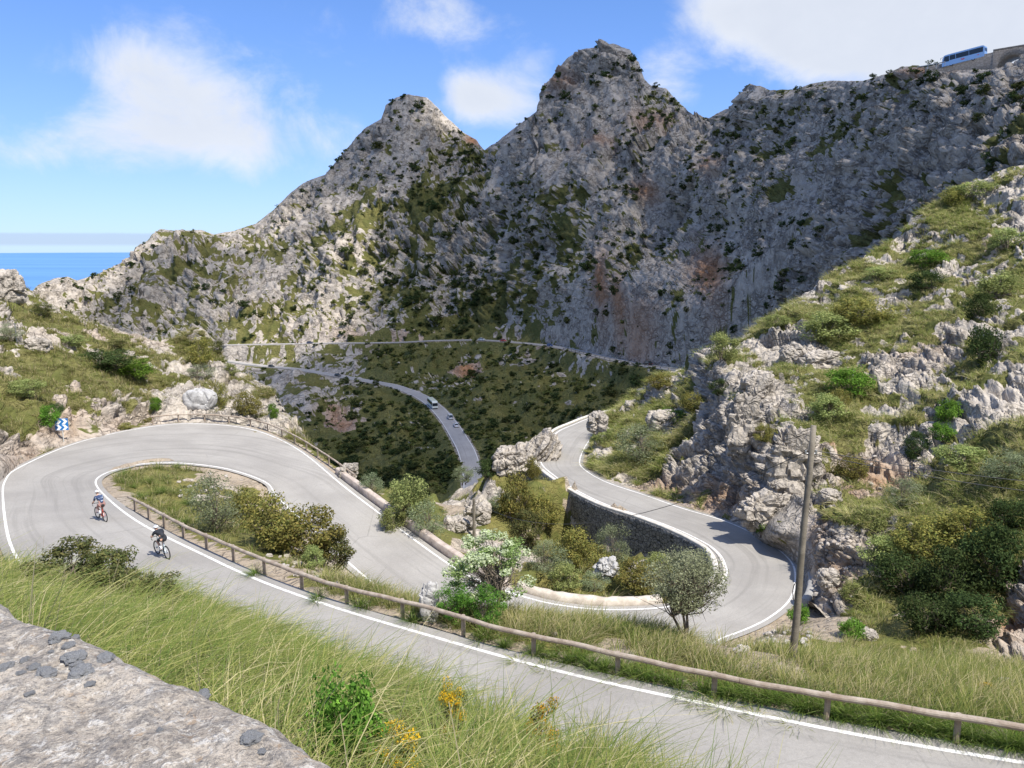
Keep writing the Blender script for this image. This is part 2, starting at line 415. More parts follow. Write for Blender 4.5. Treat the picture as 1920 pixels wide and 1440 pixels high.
# ------------------------------------------------------------------ terrain: far relief
def P(*a): return at_Y(*a)
RIDGE = [(-500, 560), (-100, 560), (60, 547), (75, 533), (100, 523), (125, 519), (145, 527), (180, 515), (230, 492), (268, 470), (278, 450), (300, 430), (330, 434), (378, 432), (400, 440), (440, 432), (480, 420), (510, 396), (545, 362), (575, 340), (610, 328), (640, 292), (665, 262), (685, 240), (715, 222), (722, 198), (740, 184), (765, 176), (800, 182), (820, 200), (840, 222), (870, 250), (893, 262), (899, 272), (908, 283), (930, 268), (970, 236), (1012, 206), (1020, 165), (1040, 140), (1062, 112), (1090, 92), (1120, 88), (1150, 84), (1180, 96), (1197, 118), (1207, 148), (1220, 160), (1248, 166), (1275, 195), (1300, 214), (1325, 223), (1362, 205), (1388, 192), (1393, 168), (1405, 157), (1420, 162), (1440, 170), (1490, 170), (1520, 158), (1560, 152), (1620, 152), (1660, 140), (1690, 126), (1720, 124), (1745, 127), (1800, 133), (1860, 130), (1878, 126), (1898, 123), (1915, 116), (1935, 110), (2000, 100), (2300, 90), (2600, 90)]
FAR = [(60, 547, 740), (100, 522, 780), (180, 515, 830), (300, 432, 900), (480, 420, 900), (640, 292, 880), (765, 178, 860), (895, 265, 820), (905, 285, 800), (1012, 206, 680), (1150, 85, 640), (1207, 150, 600), (1325, 223, 530), (1400, 160, 440), (1560, 152, 350), (1700, 126, 275), (1800, 130, 236), (1920, 109, 212), (2200, 95, 170), (2500, 95, 150),
       (-400, 565, 800), (-100, 600, 760), (200, 600, 735), (350, 600, 690), (200, 560, 765), (330, 560, 745), (60, 600, 700), (300, 500, 790), (400, 500, 770), (500, 560, 700), (600, 480, 720), (700, 400, 730), (640, 380, 790), (800, 450, 660), (765, 260, 800), (900, 340, 720), (800, 560, 610), (950, 500, 590), (1000, 300, 620), (1150, 200, 590), (1150, 320, 530), (1150, 500, 455), (1050, 600, 500), (1200, 640, 375), (1250, 400, 470), (1300, 300, 470), (1350, 600, 325), (1350, 450, 380), (1450, 560, 285), (1500, 400, 300), (1600, 460, 232), (1500, 250, 360), (1700, 350, 215), (1700, 220, 250), (1900, 300, 168), (1900, 180, 195), (1920, 420, 150), (1600, 620, 225), (1450, 700, 290), (1920, 800, 130), (1600, 860, 190),
       (600, 850, 345), (560, 800, 395), (700, 930, 295), (1000, 850, 305), (1000, 750, 395), (1050, 780, 365), (1100, 720, 400), (1200, 720, 360), (950, 900, 262), (1150, 780, 325), (1300, 740, 310), (750, 800, 375), (760, 690, 525), (900, 700, 470), (650, 680, 555), (480, 720, 520), (480, 760, 455), (560, 720, 500), (420, 720, 540), (300, 700, 560), (800, 660, 545), (1300, 850, 250), (900, 980, 225), (600, 980, 260), (400, 980, 330), (200, 800, 480), (1200, 980, 215), (-200, 800, 520)]
FAR += [(px, py, Y) for px, py, Y in [(200, 655, 690), (420, 646, 613), (583, 645, 590), (740, 641, 567), (900, 638, 548), (1033, 649, 485), (1130, 669, 413), (1210, 685, 369), (1270, 693, 347), (380, 668, 625), (420, 675, 604), (556, 691.5, 556), (647, 707, 518), (740, 724, 478), (803, 752, 424), (843, 793, 366), (875, 847, 312), (884, 880, 290), (886, 950, 250)]]
def relief(top, ctrl, bot, px0, px1, nx, ny, back, c=.35, curve=1.0):
    px = np.linspace(px0, px1, nx); tp = np.interp(px, *np.array(top).T); bt = np.interp(px, *np.array(bot).T)
    t = np.linspace(0, 1, ny)**curve
    PX = np.repeat(px[None], ny, 0); PY = tp[None]+(bt-tp)[None]*t[:, None]
    q = np.stack([PX.ravel(), PY.ravel()], 1)/100; C = np.array(ctrl, float)
    Y = np.exp(rbf(C[:, :2]/100, np.log(C[:, 2]), q, c))
    G = at_Y(q[:, 0]*100, q[:, 1]*100, Y).reshape(ny, nx, 3)
    bk = []                                                    # the slope behind the ridge
    for k in range(back, 0, -1):
        g = G[0].copy(); s = (k/back)
        out = unit(G[0]*np.array([1, 1, 0])); g += out*(s**1.3)*.28*np.linalg.norm(G[0][:, :2], axis=1)[:, None]
        g[:, 2] -= (s**1.6)*.16*np.linalg.norm(G[0][:, :2], axis=1); bk.append(g)
    G = np.concatenate([np.array(bk), G], 0) if back else G
    PXa = np.concatenate([np.repeat(px[None], back, 0), PX], 0); PYa = np.concatenate([np.repeat(tp[None], back, 0), PY], 0)
    return G, PXa, PYa
def gnormals(G):
    du = np.gradient(G, axis=1); dv = np.gradient(G, axis=0); n = np.cross(dv, du)
    n = unit(n); return np.where((n[..., 2:] < -.2) | ((n[..., 1:2] > .3) & (n[..., 2:] < .1)), -n, n)
def cover(pts, PX, PY, noise, soft=.22):
    pts = np.array(pts, float); q = np.stack([PX.ravel(), PY.ravel()], 1)/100
    c = np.clip(rbf(pts[:, :2]/100, pts[:, 2], q, .25), 0.0, 1)
    return smooth(1-c-soft/2, 1-c+soft/2, noise), c

G, PX, PY = relief(RIDGE, FAR, [(-500, 900), (300, 960), (600, 990), (1250, 990), (1400, 960), (2600, 930)], -420, 2420, 1020, 330, 14, curve=1.0)
shp = G.shape[:2]; nrm = gnormals(G).reshape(-1, 3); Pt = G.reshape(-1, 3).copy()
dU, zU, _, _ = polydist(UPs[::2], Pt[:, :2]); dL, zL, _, _ = polydist(LOs[::2], Pt[:, :2])
dn = np.minimum(dU, dL); zr = np.where(dU < dL, zU, zL)
Yd = np.maximum(Pt[:, 1], 60)
sz = np.clip(Yd/500, .35, 1.3)                                  # the nearer ridge carries finer blocks
q = Pt*np.array([1, 1, .8])
strat = Pt@np.array([[.92, .1, -.38], [0, 1, 0], [.38, .05, .92]]).T   # bedding planes dipping to the left
big = (ridged(q/95., 4, 3)-.55)*26
b1, b2 = facet(q/21.+(fbm(q/30., 3, 5)[:, None]-.5)*.7, 11, .8); blk = b1*6.5-(1-b2)*2.5
sh = strat[:, 2]/5.5+fbm(q/28., 4, 61)*2.6; sf = sh-np.floor(sh); ledge = (smooth(0, .7, sf)-smooth(.78, 1, sf)-.4)*1.9*smooth(.40, .62, fbm(q/45., 3, 63))*sz
g1, crk = facet(strat*np.array([.8, 1, 1.55])/7.+(fbm(q/9., 3, 9)[:, None]-.5)*.6, 23, 1.); sm = g1*2.6-(1-crk)*1.8
h1, h2 = facet(strat*np.array([.8, 1, 1.5])/2.6+(fbm(q/4., 2, 19)[:, None]-.5)*.5, 33, 1.); fine = h1*1.0-(1-h2)*.7
PXf, PYf = PX.ravel(), PY.ravel()
valley = smooth(-12, 6, PYf-np.interp(PXf, [200, 420, 583, 740, 900, 1033, 1130, 1210, 1270, 1420], [656, 648, 648, 644, 641, 652, 672, 688, 696, 718]))
amp = (1-.72*valley)
rough_ = .35+1.0*smooth(.36, .62, fbm(q/38., 4, 66)); s2 = strat[:, 2]/17.+fbm(q/60., 4, 64)*2.4; s2 = s2-np.floor(s2); ledge = ledge+(smooth(0, .8, s2)-smooth(.84, 1, s2)-.4)*5.5*smooth(.42, .62, fbm(q/80., 3, 65))*sz
flut = (ridged(np.stack([Pt[:, 0]/24, Pt[:, 1]/24, Pt[:, 2]/75], 1), 4, 68)-.5)*13
rough_ *= 1; disp = amp*((big+flut)*np.clip(sz, .5, 1)+rough_*(blk*.75*np.clip(sz, .4, 1)+sm*.85+ledge)+fine*.9)
ridge_t = smooth(0, 26, PYf-np.interp(PXf, *np.array(RIDGE).T))
disp *= smooth(4, 26, dn)*(.07+.93*ridge_t)
gully = fbm(np.stack([Pt[:, 0]/30, Pt[:, 1]/60, Pt[:, 2]/90], 1), 4, 41)
disp += valley*((gully-.5)*15+(fbm(q/13., 4, 43)-.5)*7+np.clip(g1, -.3, 1)*1.2)*smooth(5, 22, dn)
Pt = Pt+nrm*disp[:, None]
fl = 1-smooth(4.8, 11, dn)
Pt[:, 2] = Pt[:, 2]*(1-fl)+(zr-.25)*fl
FARCOV = [(600, 850, .82), (750, 850, .88), (900, 750, .86), (1050, 800, .76), (700, 760, .82), (1000, 700, .75), (1150, 740, .9), (950, 880, .95), (560, 770, .3), (640, 680, .55), (500, 665, .45), (500, 740, .1), (570, 720, .25), (760, 690, .8), (700, 600, .42), (850, 560, .5), (950, 500, .55), (1050, 430, .5), (800, 480, .4), (700, 430, .4), (880, 330, .5), (840, 360, .55), (640, 520, .3), (500, 560, .3), (300, 560, .22), (200, 560, .2), (400, 500, .3), (300, 480, .3), (600, 400, .12), (765, 230, .02), (1120, 150, .02), (1150, 300, .1), (1250, 400, .12), (1200, 560, .12), (1350, 350, .18), (1500, 250, .22), (1700, 200, .28), (1850, 180, .36), (1600, 350, .18), (1750, 330, .22), (1400, 480, .18), (1500, 500, .2), (1000, 300, .06), (1300, 600, .25), (900, 420, .28), (1100, 640, .25), (1200, 690, .5), (-200, 600, .2), (2200, 300, .3)]
vn = uniformise(.42*fbm(q/26., 5, 51)+.40*fbm(q/7., 4, 57)+.22*fbm(q/2.6, 3, 59)+.12*(1-crk)-.06*ledge/3+.14*nrm[:, 2])
RAMPS = [(850, 350, 120, 15, -33, .8), (700, 412, 100, 18, -18, .7), (940, 425, 130, 24, 6, .6), (1050, 500, 60, 75, 20, .55), (1080, 378, 90, 13, -6, .8), (1440, 372, 75, 17, -24, .9), (1332, 385, 12, 30, 0, .8), (1500, 432, 50, 22, 10, .6), (1630, 338, 70, 17, -15, .8), (1810, 170, 100, 13, -17, .8), (1850, 300, 90, 15, -28, .8), (1900, 240, 70, 12, -20, .8), (1560, 265, 60, 10, -15, .6), (1480, 215, 70, 8, -8, .6), (560, 470, 110, 12, -14, .7), (420, 500, 130, 12, -8, .7), (300, 520, 110, 10, -6, .6), (368, 570, 9, 60, 14, .9), (660, 560, 26, 70, 0, .6), (880, 570, 140, 34, 6, .5), (480, 600, 120, 9, -4, .7), (250, 585, 110, 8, -4, .7), (1190, 470, 16, 60, 12, .6), (1270, 560, 18, 60, -8, .6), (1180, 680, 60, 12, 6, .8), (1300, 670, 26, 24, 0, .9), (820, 260, 26, 10, 30, .5)]
ramp_ = np.zeros(len(PXf))
for sx, sy, rx, ry, an, a in RAMPS:
    ca, sa = math.cos(R(an)), math.sin(R(an)); u_, v_ = (PXf-sx)*ca+(PYf-sy)*sa, -(PXf-sx)*sa+(PYf-sy)*ca
    ramp_ = np.maximum(ramp_, a*np.exp(-(u_/rx)**2-(v_/ry)**2))
veg, cov = cover(FARCOV, PX, PY, np.clip(vn+ramp_*.55, 0, 1.2)); cov = np.maximum(cov, ramp_*.8)
soil = np.zeros(len(Pt))
for sx, sy, rx, ry, a in [(1130, 530, 18, 55, .9), (1165, 560, 16, 40, .8), (1330, 510, 30, 40, .9), (1225, 235, 40, 22, .6), (1200, 590, 35, 30, .5), (870, 690, 35, 12, .9), (640, 800, 40, 18, .7), (630, 790, 28, 22, .6), (1065, 165, 28, 22, .5), (885, 265, 14, 12, .9), (1120, 275, 40, 14, .5), (1215, 360, 24, 20, .7), (1740, 140, 40, 14, .8), (1350, 325, 26, 18, .7), (800, 630, 160, 12, .35), (1160, 650, 60, 20, .5), (730, 660, 50, 14, .3), (1040, 665, 90, 8, .3)]:
    soil = np.maximum(soil, a*np.exp(-((PXf-sx)/rx)**2-((PYf-sy)/ry)**2))
veg = np.where(soil > .35, veg*.25, veg)*smooth(3.2, 6., dn)
lit = np.exp(-((PXf-330)/330)**4)*smooth(420, 470, PYf)
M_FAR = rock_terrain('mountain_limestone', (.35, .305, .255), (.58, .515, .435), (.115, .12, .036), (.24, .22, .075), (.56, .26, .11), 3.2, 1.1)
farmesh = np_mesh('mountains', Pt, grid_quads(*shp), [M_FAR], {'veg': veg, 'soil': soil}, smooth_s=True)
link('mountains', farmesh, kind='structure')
FARP, FARCV, FARN, FARVAL, FARDN = Pt, cov, nrm, valley, dn

# ------------------------------------------------------------------ terrain: near ground
XS = np.arange(-80, 100, .42); d = np.linspace(.22, .75, 420); YS = 1.0+np.cumsum(d)*(185/np.sum(d)); YS = np.concatenate([np.arange(-14, 1.1, .8), YS])
CT = []
for A_, B_ in zip(RA, RB):
    for t in (0, .5, 1): CT.append(A_*(1-t)+B_*t)
def off(i, side_, dist, dz):
    "a control point beside station i: side_ +1 beyond B, -1 beyond A"
    n = unit(RB[i]-RA[i]); CT.append((RB[i]+n*dist if side_ > 0 else RA[i]-n*dist)+np.array([0, 0, dz]))
nN = len(NEAR)
for px, py, Y in [(30, 990, 34), (0, 962, 40), (-70, 935, 45), (130, 1095, 27), (250, 1110, 25.5), (340, 1185, 21), (200, 1165, 20), (60, 1130, 20), (430, 1215, 17.5), (540, 1245, 15.2), (640, 1285, 13.6), (720, 1310, 12.4), (790, 1350, 11), (850, 1375, 10.2), (920, 1385, 9.6), (1000, 1420, 8.8), (1100, 1450, 7.9), (1200, 1520, 7.0), (1400, 1640, 6.2), (200, 1180, 10), (100, 1140, 12), (450, 1270, 8), (600, 1340, 6.2), (800, 1400, 6.0), (1000, 1440, 6.2), (300, 1240, 8), (500, 1370, 5)]:
    CT.append(at_Y(px, py, Y))
for x, y, z in [(-1.6, 2.5, -2.4), (-.2, 1.9, -2.3), (1.5, 1.6, -2.4), (4, 1.5, -2.8), (10, 3, -4.5), (20, 4, -7), (-4, 4.4, -2.6), (-8, 7, -3.0), (-16, 11, -5), (-30, 18, -9), (-50, 30, -11), (-60, 60, -12), (0, -6, -1.9), (-10, -6, -1.9), (12, -6, -3), (40, 8, -10), (60, 20, -11)]:
    CT.append(np.array([x, y, z]))
for px, py, Y in [(640, 1100, 31), (760, 1130, 29), (870, 1155, 28), (973, 1158, 27), (1057, 1168, 26), (1140, 1178, 26), (1280, 1205, 25.5), (1400, 1215, 26), (1485, 1232, 27), (1600, 1240, 26.5), (1700, 1265, 24), (1900, 1320, 20), (2100, 1360, 19), (1600, 1190, 40), (1540, 1165, 43), (1700, 1190, 39), (1850, 1230, 34), (1750, 1150, 41), (1930, 1260, 33), (1445, 1195, 40)]:
    CT.append(at_Y(px, py, Y))
for i in range(4, 9): off(i, -1, 1.6, -.1)
for px, py, Y in [(480, 1020, 40), (420, 985, 45), (560, 1045, 39), (320, 930, 53), (400, 920, 55), (500, 985, 49)]: CT.append(at_Y(px, py, Y))
# gully beyond the middle leg and below the retaining wall
for px, py, Y in [(850, 990, 74), (950, 895, 110), (905, 905, 138), (1000, 955, 78), (1140, 1075, 55), (1250, 1085, 57), (1200, 1105, 52), (1080, 1090, 55), (1040, 1020, 68), (1180, 1040, 66), (820, 940, 100), (760, 985, 80), (700, 925, 92), (880, 940, 100), (860, 925, 130), (1000, 905, 98)]:
    CT.append(at_Y(px, py, Y))
i3 = nN+25
for i in range(nN+23, nN+31): off(i, 1, 1.3, -2.9); off(i, 1, 4., -4.1)
for i in range(nN+31, nN+36): off(i, 1, 2.5, -1.2); off(i, 1, 12, -9); off(i, 1, 40, -32)
for i in range(nN+6, nN+10): off(i, 1, 3.0, -1.4); off(i, 1, 9, -8); off(i, 1, 26, -25)
for i in range(nN+10, nN+15): off(i, 1, 2.0, -.7); off(i, 1, 7, -2.6)
for i in range(nN+0, nN+6): off(i, 1, 3., -.3); off(i, 1, 12, -2.5)
for i in range(nN+21, nN+34): off(i, -1, 2.5, -.4); off(i, -1, 9, -3)
for x, y, z in [(-30, 185, -78), (0, 185, -70), (-70, 185, -80), (-70, 130, -60), (-40, 130, -57), (30, 185, -58), (60, 185, -45), (90, 185, -40), (90, 100, -22), (60, 60, -18), (95, 30, -14)]:
    CT.append(np.array([x, y, z]))
CT = np.array(CT)
XX, YY = np.meshgrid(XS, YS); XY = np.stack([XX.ravel(), YY.ravel()], 1)
Z = rbf(CT[:, :2], CT[:, 2], XY, 1.6)
de, zR = roaddist(XY)
p3 = np.stack([XY[:, 0], XY[:, 1], Z], 1)
near_cam = .12+.88*smooth(22, 34, XY[:, 1])
bump = (fbm(p3/5., 5, 71)-.5)*1.5*near_cam
w1, w2 = facet(p3*np.array([1, 1, 1.6])/2.8+(fbm(p3/4., 3, 75)[:, None]-.5)*.6, 77)
rockiness = smooth(.52, .66, fbm(p3/11., 4, 79)+.15*smooth(60, 95, XY[:, 1]))*smooth(42, 56, XY[:, 1])
Z = Z+smooth(.6, 3.5, de)*(bump+rockiness*(w1*1.0-(1-w2)*.5))
Dc, _z, _w, Jc = polydist(SC[::4], XY); SB4, LA4 = SB[::4], LAT[::4]; nW = int((len(NEAR)+19.2)*2)
wside = (Jc >= nW) & ((XY-SB4[Jc][:, :2])*LA4[Jc][:, :2]).sum(1).__gt__(-.5) & (de < 8)
bl = np.where(wside, smooth(.0, .45, de), smooth(.75, 2.3, de))
Z = Z-wside*1.5*smooth(.0, .5, de)*(1-smooth(1.6, 5, de))
Z = (zR-.08-.32*smooth(.15, -.7, de))*(1-bl)+Z*bl
NX = len(XS); NZ = Z.reshape(len(YS), NX)
def near_z(x, y):
    x = np.asarray(x, float); y = np.asarray(y, float)
    i = np.clip(np.searchsorted(XS, x)-1, 0, NX-2); j = np.clip(np.searchsorted(YS, y)-1, 0, len(YS)-2)
    u = np.clip((x-XS[i])/(XS[i+1]-XS[i]), 0, 1); v = np.clip((y-YS[j])/(YS[j+1]-YS[j]), 0, 1)
    return (NZ[j, i]*(1-u)+NZ[j, i+1]*u)*(1-v)+(NZ[j+1, i]*(1-u)+NZ[j+1, i+1]*u)*v
NV = np.stack([XY[:, 0], XY[:, 1], Z], 1)
vnn = uniformise(.6*fbm(p3/6., 5, 81)+.4*fbm(p3/1.7, 3, 83))
npx, npy, nzz = proj(NV)
cg = np.full(len(NV), .9)
for sx, sy, rx, ry, v in [(1450, 1195, 70, 28, .02), (1390, 1205, 60, 18, .05), (400, 908, 50, 28, .2), (560, 1060, 120, 30, .25), (860, 985, 60, 50, .4), (1540, 1120, 60, 50, .1), (330, 985, 30, 16, .4), (880, 940, 80, 40, .45), (1890, 1190, 45, 40, .05), (1760, 1190, 60, 20, .8), (1640, 1215, 90, 22, .9)]:
    w = np.exp(-((npx-sx)/rx)**2-((npy-sy)/ry)**2); w = np.where(XY[:, 1] > 5, w, 0); cg = cg*(1-w)+v*w
cg = np.where((de < .25+.9*fbm(p3/1.3, 3, 91)), .05, cg)
nveg = smooth(1-cg-.1, 1-cg+.1, vnn)
nsoil = (1-rockiness)*.8
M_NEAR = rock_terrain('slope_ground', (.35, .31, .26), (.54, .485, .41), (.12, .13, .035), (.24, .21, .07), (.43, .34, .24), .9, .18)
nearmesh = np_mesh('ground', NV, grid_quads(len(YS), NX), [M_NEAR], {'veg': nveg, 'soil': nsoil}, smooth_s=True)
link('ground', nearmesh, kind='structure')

# ------------------------------------------------------------------ terrain: the two lit hillsides beside the road
def roadY(side_, i): return (RA if side_ == 'A' else RB)[i]
RTOP = [(1080, 866), (1087, 848), (1107, 815), (1133, 786), (1150, 770), (1175, 742), (1205, 722), (1230, 705), (1262, 698), (1290, 690), (1310, 656), (1335, 650), (1370, 652), (1395, 636), (1425, 606), (1455, 590), (1500, 562), (1530, 545), (1545, 515), (1570, 500), (1610, 486), (1650, 462), (1690, 440), (1712, 410), (1750, 382), (1800, 345), (1850, 330), (1920, 306), (2100, 250), (2400, 200)]
RBOT = [(1080, 869), (1087, 866), (1100, 885), (1140, 907), (1207, 930), (1280, 956), (1347, 975), (1397, 995), (1447, 1024), (1480, 1051), (1503, 1080), (1520, 1140), (1560, 1172), (1600, 1195), (1750, 1225), (1920, 1270), (2100, 1310), (2400, 1340)]
RC = []
for k in range(22, 32):
    p = roadY('A', nN+k); a, b, _ = proj(p); RC.append((a, b, p[1]))
RC += [(1095, 838, 104), (1110, 812, 112), (1140, 778, 118), (1175, 745, 122), (1520, 1140, 48), (1560, 1172, 45), (1600, 1195, 43), (1750, 1225, 39), (1920, 1270, 33.5), (2300, 1340, 28), (1400, 900, 70.5), (1400, 800, 76), (1330, 700, 96), (1400, 655, 102), (1440, 605, 110), (1500, 700, 86), (1500, 850, 65), (1500, 950, 58), (1600, 900, 60), (1600, 1000, 52), (1600, 700, 84), (1600, 500, 118), (1700, 440, 128), (1800, 345, 134), (1920, 310, 128), (2300, 210, 110), (1750, 600, 92), (1900, 600, 82), (1750, 900, 56), (1900, 900, 50), (1850, 1100, 43.5), (1750, 1100, 45), (1660, 1110, 46), (1250, 770, 103), (1230, 712, 118), (1160, 850, 93), (1250, 850, 86), (1290, 695, 118), (1310, 900, 76.5), (1200, 885, 86), (1900, 450, 108), (2200, 900, 42), (2200, 600, 70), (1450, 1000, 58.5), (1900, 1185, 40)]
Gr, PXr, PYr = relief(RTOP, RC, RBOT, 1083, 2330, 620, 420, 8, c=.2)
LTOP = [(-420, 430), (-200, 470), (0, 514), (18, 518), (32, 533), (60, 547), (100, 577), (150, 600), (200, 618), (260, 628), (300, 640), (340, 636), (352, 622), (372, 618), (392, 634), (412, 655), (432, 684), (450, 700), (480, 714), (503, 726), (522, 743), (540, 768), (556, 795), (572, 822), (590, 845), (600, 862)]
LBOT = [(-420, 1010), (-100, 960), (-30, 945), (0, 932), (10, 897), (33, 876), (133, 832), (233, 807), (333, 793), (433, 797), (500, 812), (567, 846), (590, 866), (600, 878)]
LC = []
for k in range(0, 9):
    p = roadY('B', nN+k); a, b, _ = proj(p); LC.append((a, b, p[1]))
LC += [(-420, 1000, 40), (-100, 955, 45), (-400, 440, 75), (-200, 700, 62), (100, 760, 71.5), (200, 745, 77), (100, 650, 90), (0, 515, 113), (60, 546, 118), (0, 700, 73), (0, 800, 62), (0, 870, 54), (200, 620, 116), (340, 640, 128), (370, 622, 128), (400, 655, 124), (300, 720, 96), (430, 690, 116), (480, 716, 106), (522, 745, 96), (552, 790, 86), (590, 850, 75), (400, 750, 90), (330, 760, 85), (250, 780, 78), (450, 770, 86), (500, 790, 81)]
Gl, PXl, PYl = relief(LTOP, LC, LBOT, -380, 597, 420, 260, 8, c=.2)
def hill(G, PX, PY, top, covpts, soilpts, seed, name, strat_rot, blocky=1.):
    shp = G.shape[:2]; nr = gnormals(G).reshape(-1, 3); p = G.reshape(-1, 3).copy()
    PXf, PYf = PX.ravel(), PY.ravel()
    e, zz_ = roaddist(p[:, :2])
    st = p@np.array(strat_rot).T
    big = (ridged(p/15., 3, seed)-.55)*3.6
    b1, b2 = facet(st*np.array([.8, 1, 1.25])/5.2+(fbm(p/8., 3, seed+2)[:, None]-.5)*.7, seed+5, .9); blk = (b1*1.3-(1-b2)*.7)*blocky
    g1, crk = facet(st*np.array([.75, 1, 1.6])/1.7+(fbm(p/2.5, 3, seed+9)[:, None]-.5)*.5, seed+13, 1.); sm = g1*.38-(1-crk)*.34
    k1, k2 = facet(st*np.array([.8, 1, 1.5])/.62, seed+23, 1.); fn = k1*.2-(1-k2)*.14
    rt = smooth(0, 22, PYf-np.interp(PXf, *np.array(top).T))
    sh = st[:, 2]/1.25+fbm(p/6., 4, seed+41)*2.2; sf = sh-np.floor(sh); ledge = (smooth(0, .75, sf)-smooth(.8, 1, sf)-.4)*.6*smooth(.35, .6, fbm(p/9., 3, seed+43))
    sm = sm+ledge
    vn = uniformise(.6*fbm(p/7., 5, seed+31)+.4*fbm(p/1.9, 4, seed+37)+.25*nr[:, 2]-.06*crk)
    vg, cv = cover(covpts, PX, PY, vn, .12)
    dsp = (big+(blk+sm+fn)*(1-.65*vg))*(.4+.6*rt)*smooth(.15, 1.8, e)
    p = p+nr*dsp[:, None]
    near_road = smooth(1.6, .1, e) if False else 1-smooth(.1, 1.6, e)
    p[:, 2] = np.where(e < 2.5, p[:, 2]-near_road*.5, p[:, 2])
    soil = np.zeros(len(p))
    for sx, sy, rx, ry, a in soilpts: soil = np.maximum(soil, a*np.exp(-((PXf-sx)/rx)**2-((PYf-sy)/ry)**2))
    vg = vg*(1-.6*soil); 
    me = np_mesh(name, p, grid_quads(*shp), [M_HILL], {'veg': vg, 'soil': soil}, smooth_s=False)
    link(name, me, kind='structure')
    return me, p, nr, vg, cv, e, PXf, PYf
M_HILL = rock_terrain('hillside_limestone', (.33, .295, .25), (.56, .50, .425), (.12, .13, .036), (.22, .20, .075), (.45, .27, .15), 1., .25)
RCOV = [(1120, 840, .75), (1150, 800, .85), (1200, 740, .75), (1250, 720, .6), (1200, 800, .85), (1250, 850, .5), (1300, 780, .5), (1300, 880, .25), (1230, 905, .2), (1360, 930, .1), (1400, 800, .18), (1400, 880, .1), (1480, 820, .12), (1450, 700, .2), (1420, 630, .45), (1500, 600, .4), (1560, 560, .65), (1650, 600, .7), (1600, 660, .45), (1560, 745, .75), (1640, 760, .4), (1720, 700, .25), (1700, 790, .35), (1760, 640, .3), (1650, 500, .6), (1720, 460, .45), (1800, 365, .8), (1860, 400, .35), (1800, 480, .55), (1900, 520, .65), (1900, 420, .3), (1900, 700, .45), (1880, 790, .35), (1830, 740, .65), (1760, 720, .45), (1900, 850, .75), (1800, 880, .75), (1600, 850, .35), (1650, 900, .35), (1600, 960, .4), (1700, 980, .7), (1800, 1000, .9), (1850, 1100, .95), (1720, 1100, .9), (1580, 1080, .25), (1560, 1020, .15), (1470, 960, .08), (1440, 1000, .3), (1900, 1190, .1), (1640, 1190, .5), (2200, 700, .6)]
RSOIL = [(1650, 870, 60, 30, .9), (1560, 820, 25, 14, .9), (1890, 1180, 45, 50, .95), (1340, 930, 60, 26, .8), (1240, 905, 50, 20, .6), (1600, 900, 30, 40, .6), (1540, 1000, 30, 40, .5), (1720, 660, 60, 30, .3), (1860, 470, 30, 20, .5), (1580, 1090, 60, 50, .45)]
RIGHT = hill(Gr, PXr, PYr, RTOP, RCOV, RSOIL, 101, 'right_hillside', [[.95, .1, -.3], [0, 1, 0], [.3, .05, .95]])
LCOV = [(20, 560, .25), (80, 590, .55), (120, 640, .55), (60, 700, .6), (40, 640, .55), (150, 690, .75), (230, 690, .8), (260, 720, .7), (330, 740, .2), (200, 640, .4), (300, 650, .4), (380, 700, .25), (400, 640, .5), (440, 720, .15), (500, 770, .1), (120, 800, .1), (60, 830, .1), (250, 780, .12), (350, 780, .12), (10, 800, .45), (170, 770, .2), (0, 860, .35), (-200, 700, .5), (550, 820, .2)]
LSOIL = [(100, 790, 90, 40, .45), (50, 850, 60, 30, .4), (230, 790, 70, 20, .3), (150, 740, 60, 20, .4), (200, 640, 120, 18, .3)]
LEFT = hill(Gl, PXl, PYl, LTOP, LCOV, LSOIL, 201, 'left_hillside', [[.9, .1, .35], [0, 1, 0], [-.35, .05, .9]], .9)

# sea and its horizon
SEAZ = -600.
rr = np.concatenate([np.linspace(600, 6000, 10), np.geomspace(7000, 70000, 20)]); th = np.linspace(-1.3, 1.3, 60)
sv = np.stack([np.outer(rr, np.sin(th)), np.outer(rr, np.cos(th)), np.full((len(rr), len(th)), SEAZ)], -1).reshape(-1, 3)
def _sea(h):
    co = obj_co(h); b = h.noise(h.n('Mapping', {'Vector': co, 'Scale': (.00012, .0006, 1)}).outputs[0], 1., 4)
    return bsdf(h, h.mix(h.step(b, .35, .65), (.09, .22, .46), (.12, .27, .52)), .45, spec=.35)
link('sea', np_mesh('sea', sv, grid_quads(len(rr), len(th)), [material('sea_water', _sea)]), kind='structure')

# ray casts from a photo point to the built ground
def bvh(V, Q): return BVHTree.FromPolygons([tuple(v) for v in V.tolist()], Q.tolist())
BV = [bvh(NV, grid_quads(len(YS), NX)), bvh(RIGHT[1], grid_quads(*Gr.shape[:2])), bvh(LEFT[1], grid_quads(*Gl.shape[:2])), bvh(FARP, grid_quads(*shp))]
def hit(px, py, layers=(0, 1, 2, 3)):
    d = Vector(ray(px, py)).normalized(); best = None
    for k in layers:
        l, n, i, ds = BV[k].ray_cast(Vector((0, 0, 0)), d)
        if l is not None and ds > 3 and (best is None or ds < best[1]): best = (l, ds)
    return np.array(best[0]) if best else at_Y(px, py, 60)
def zdepth(p): return p[1]*CP-p[2]*SP
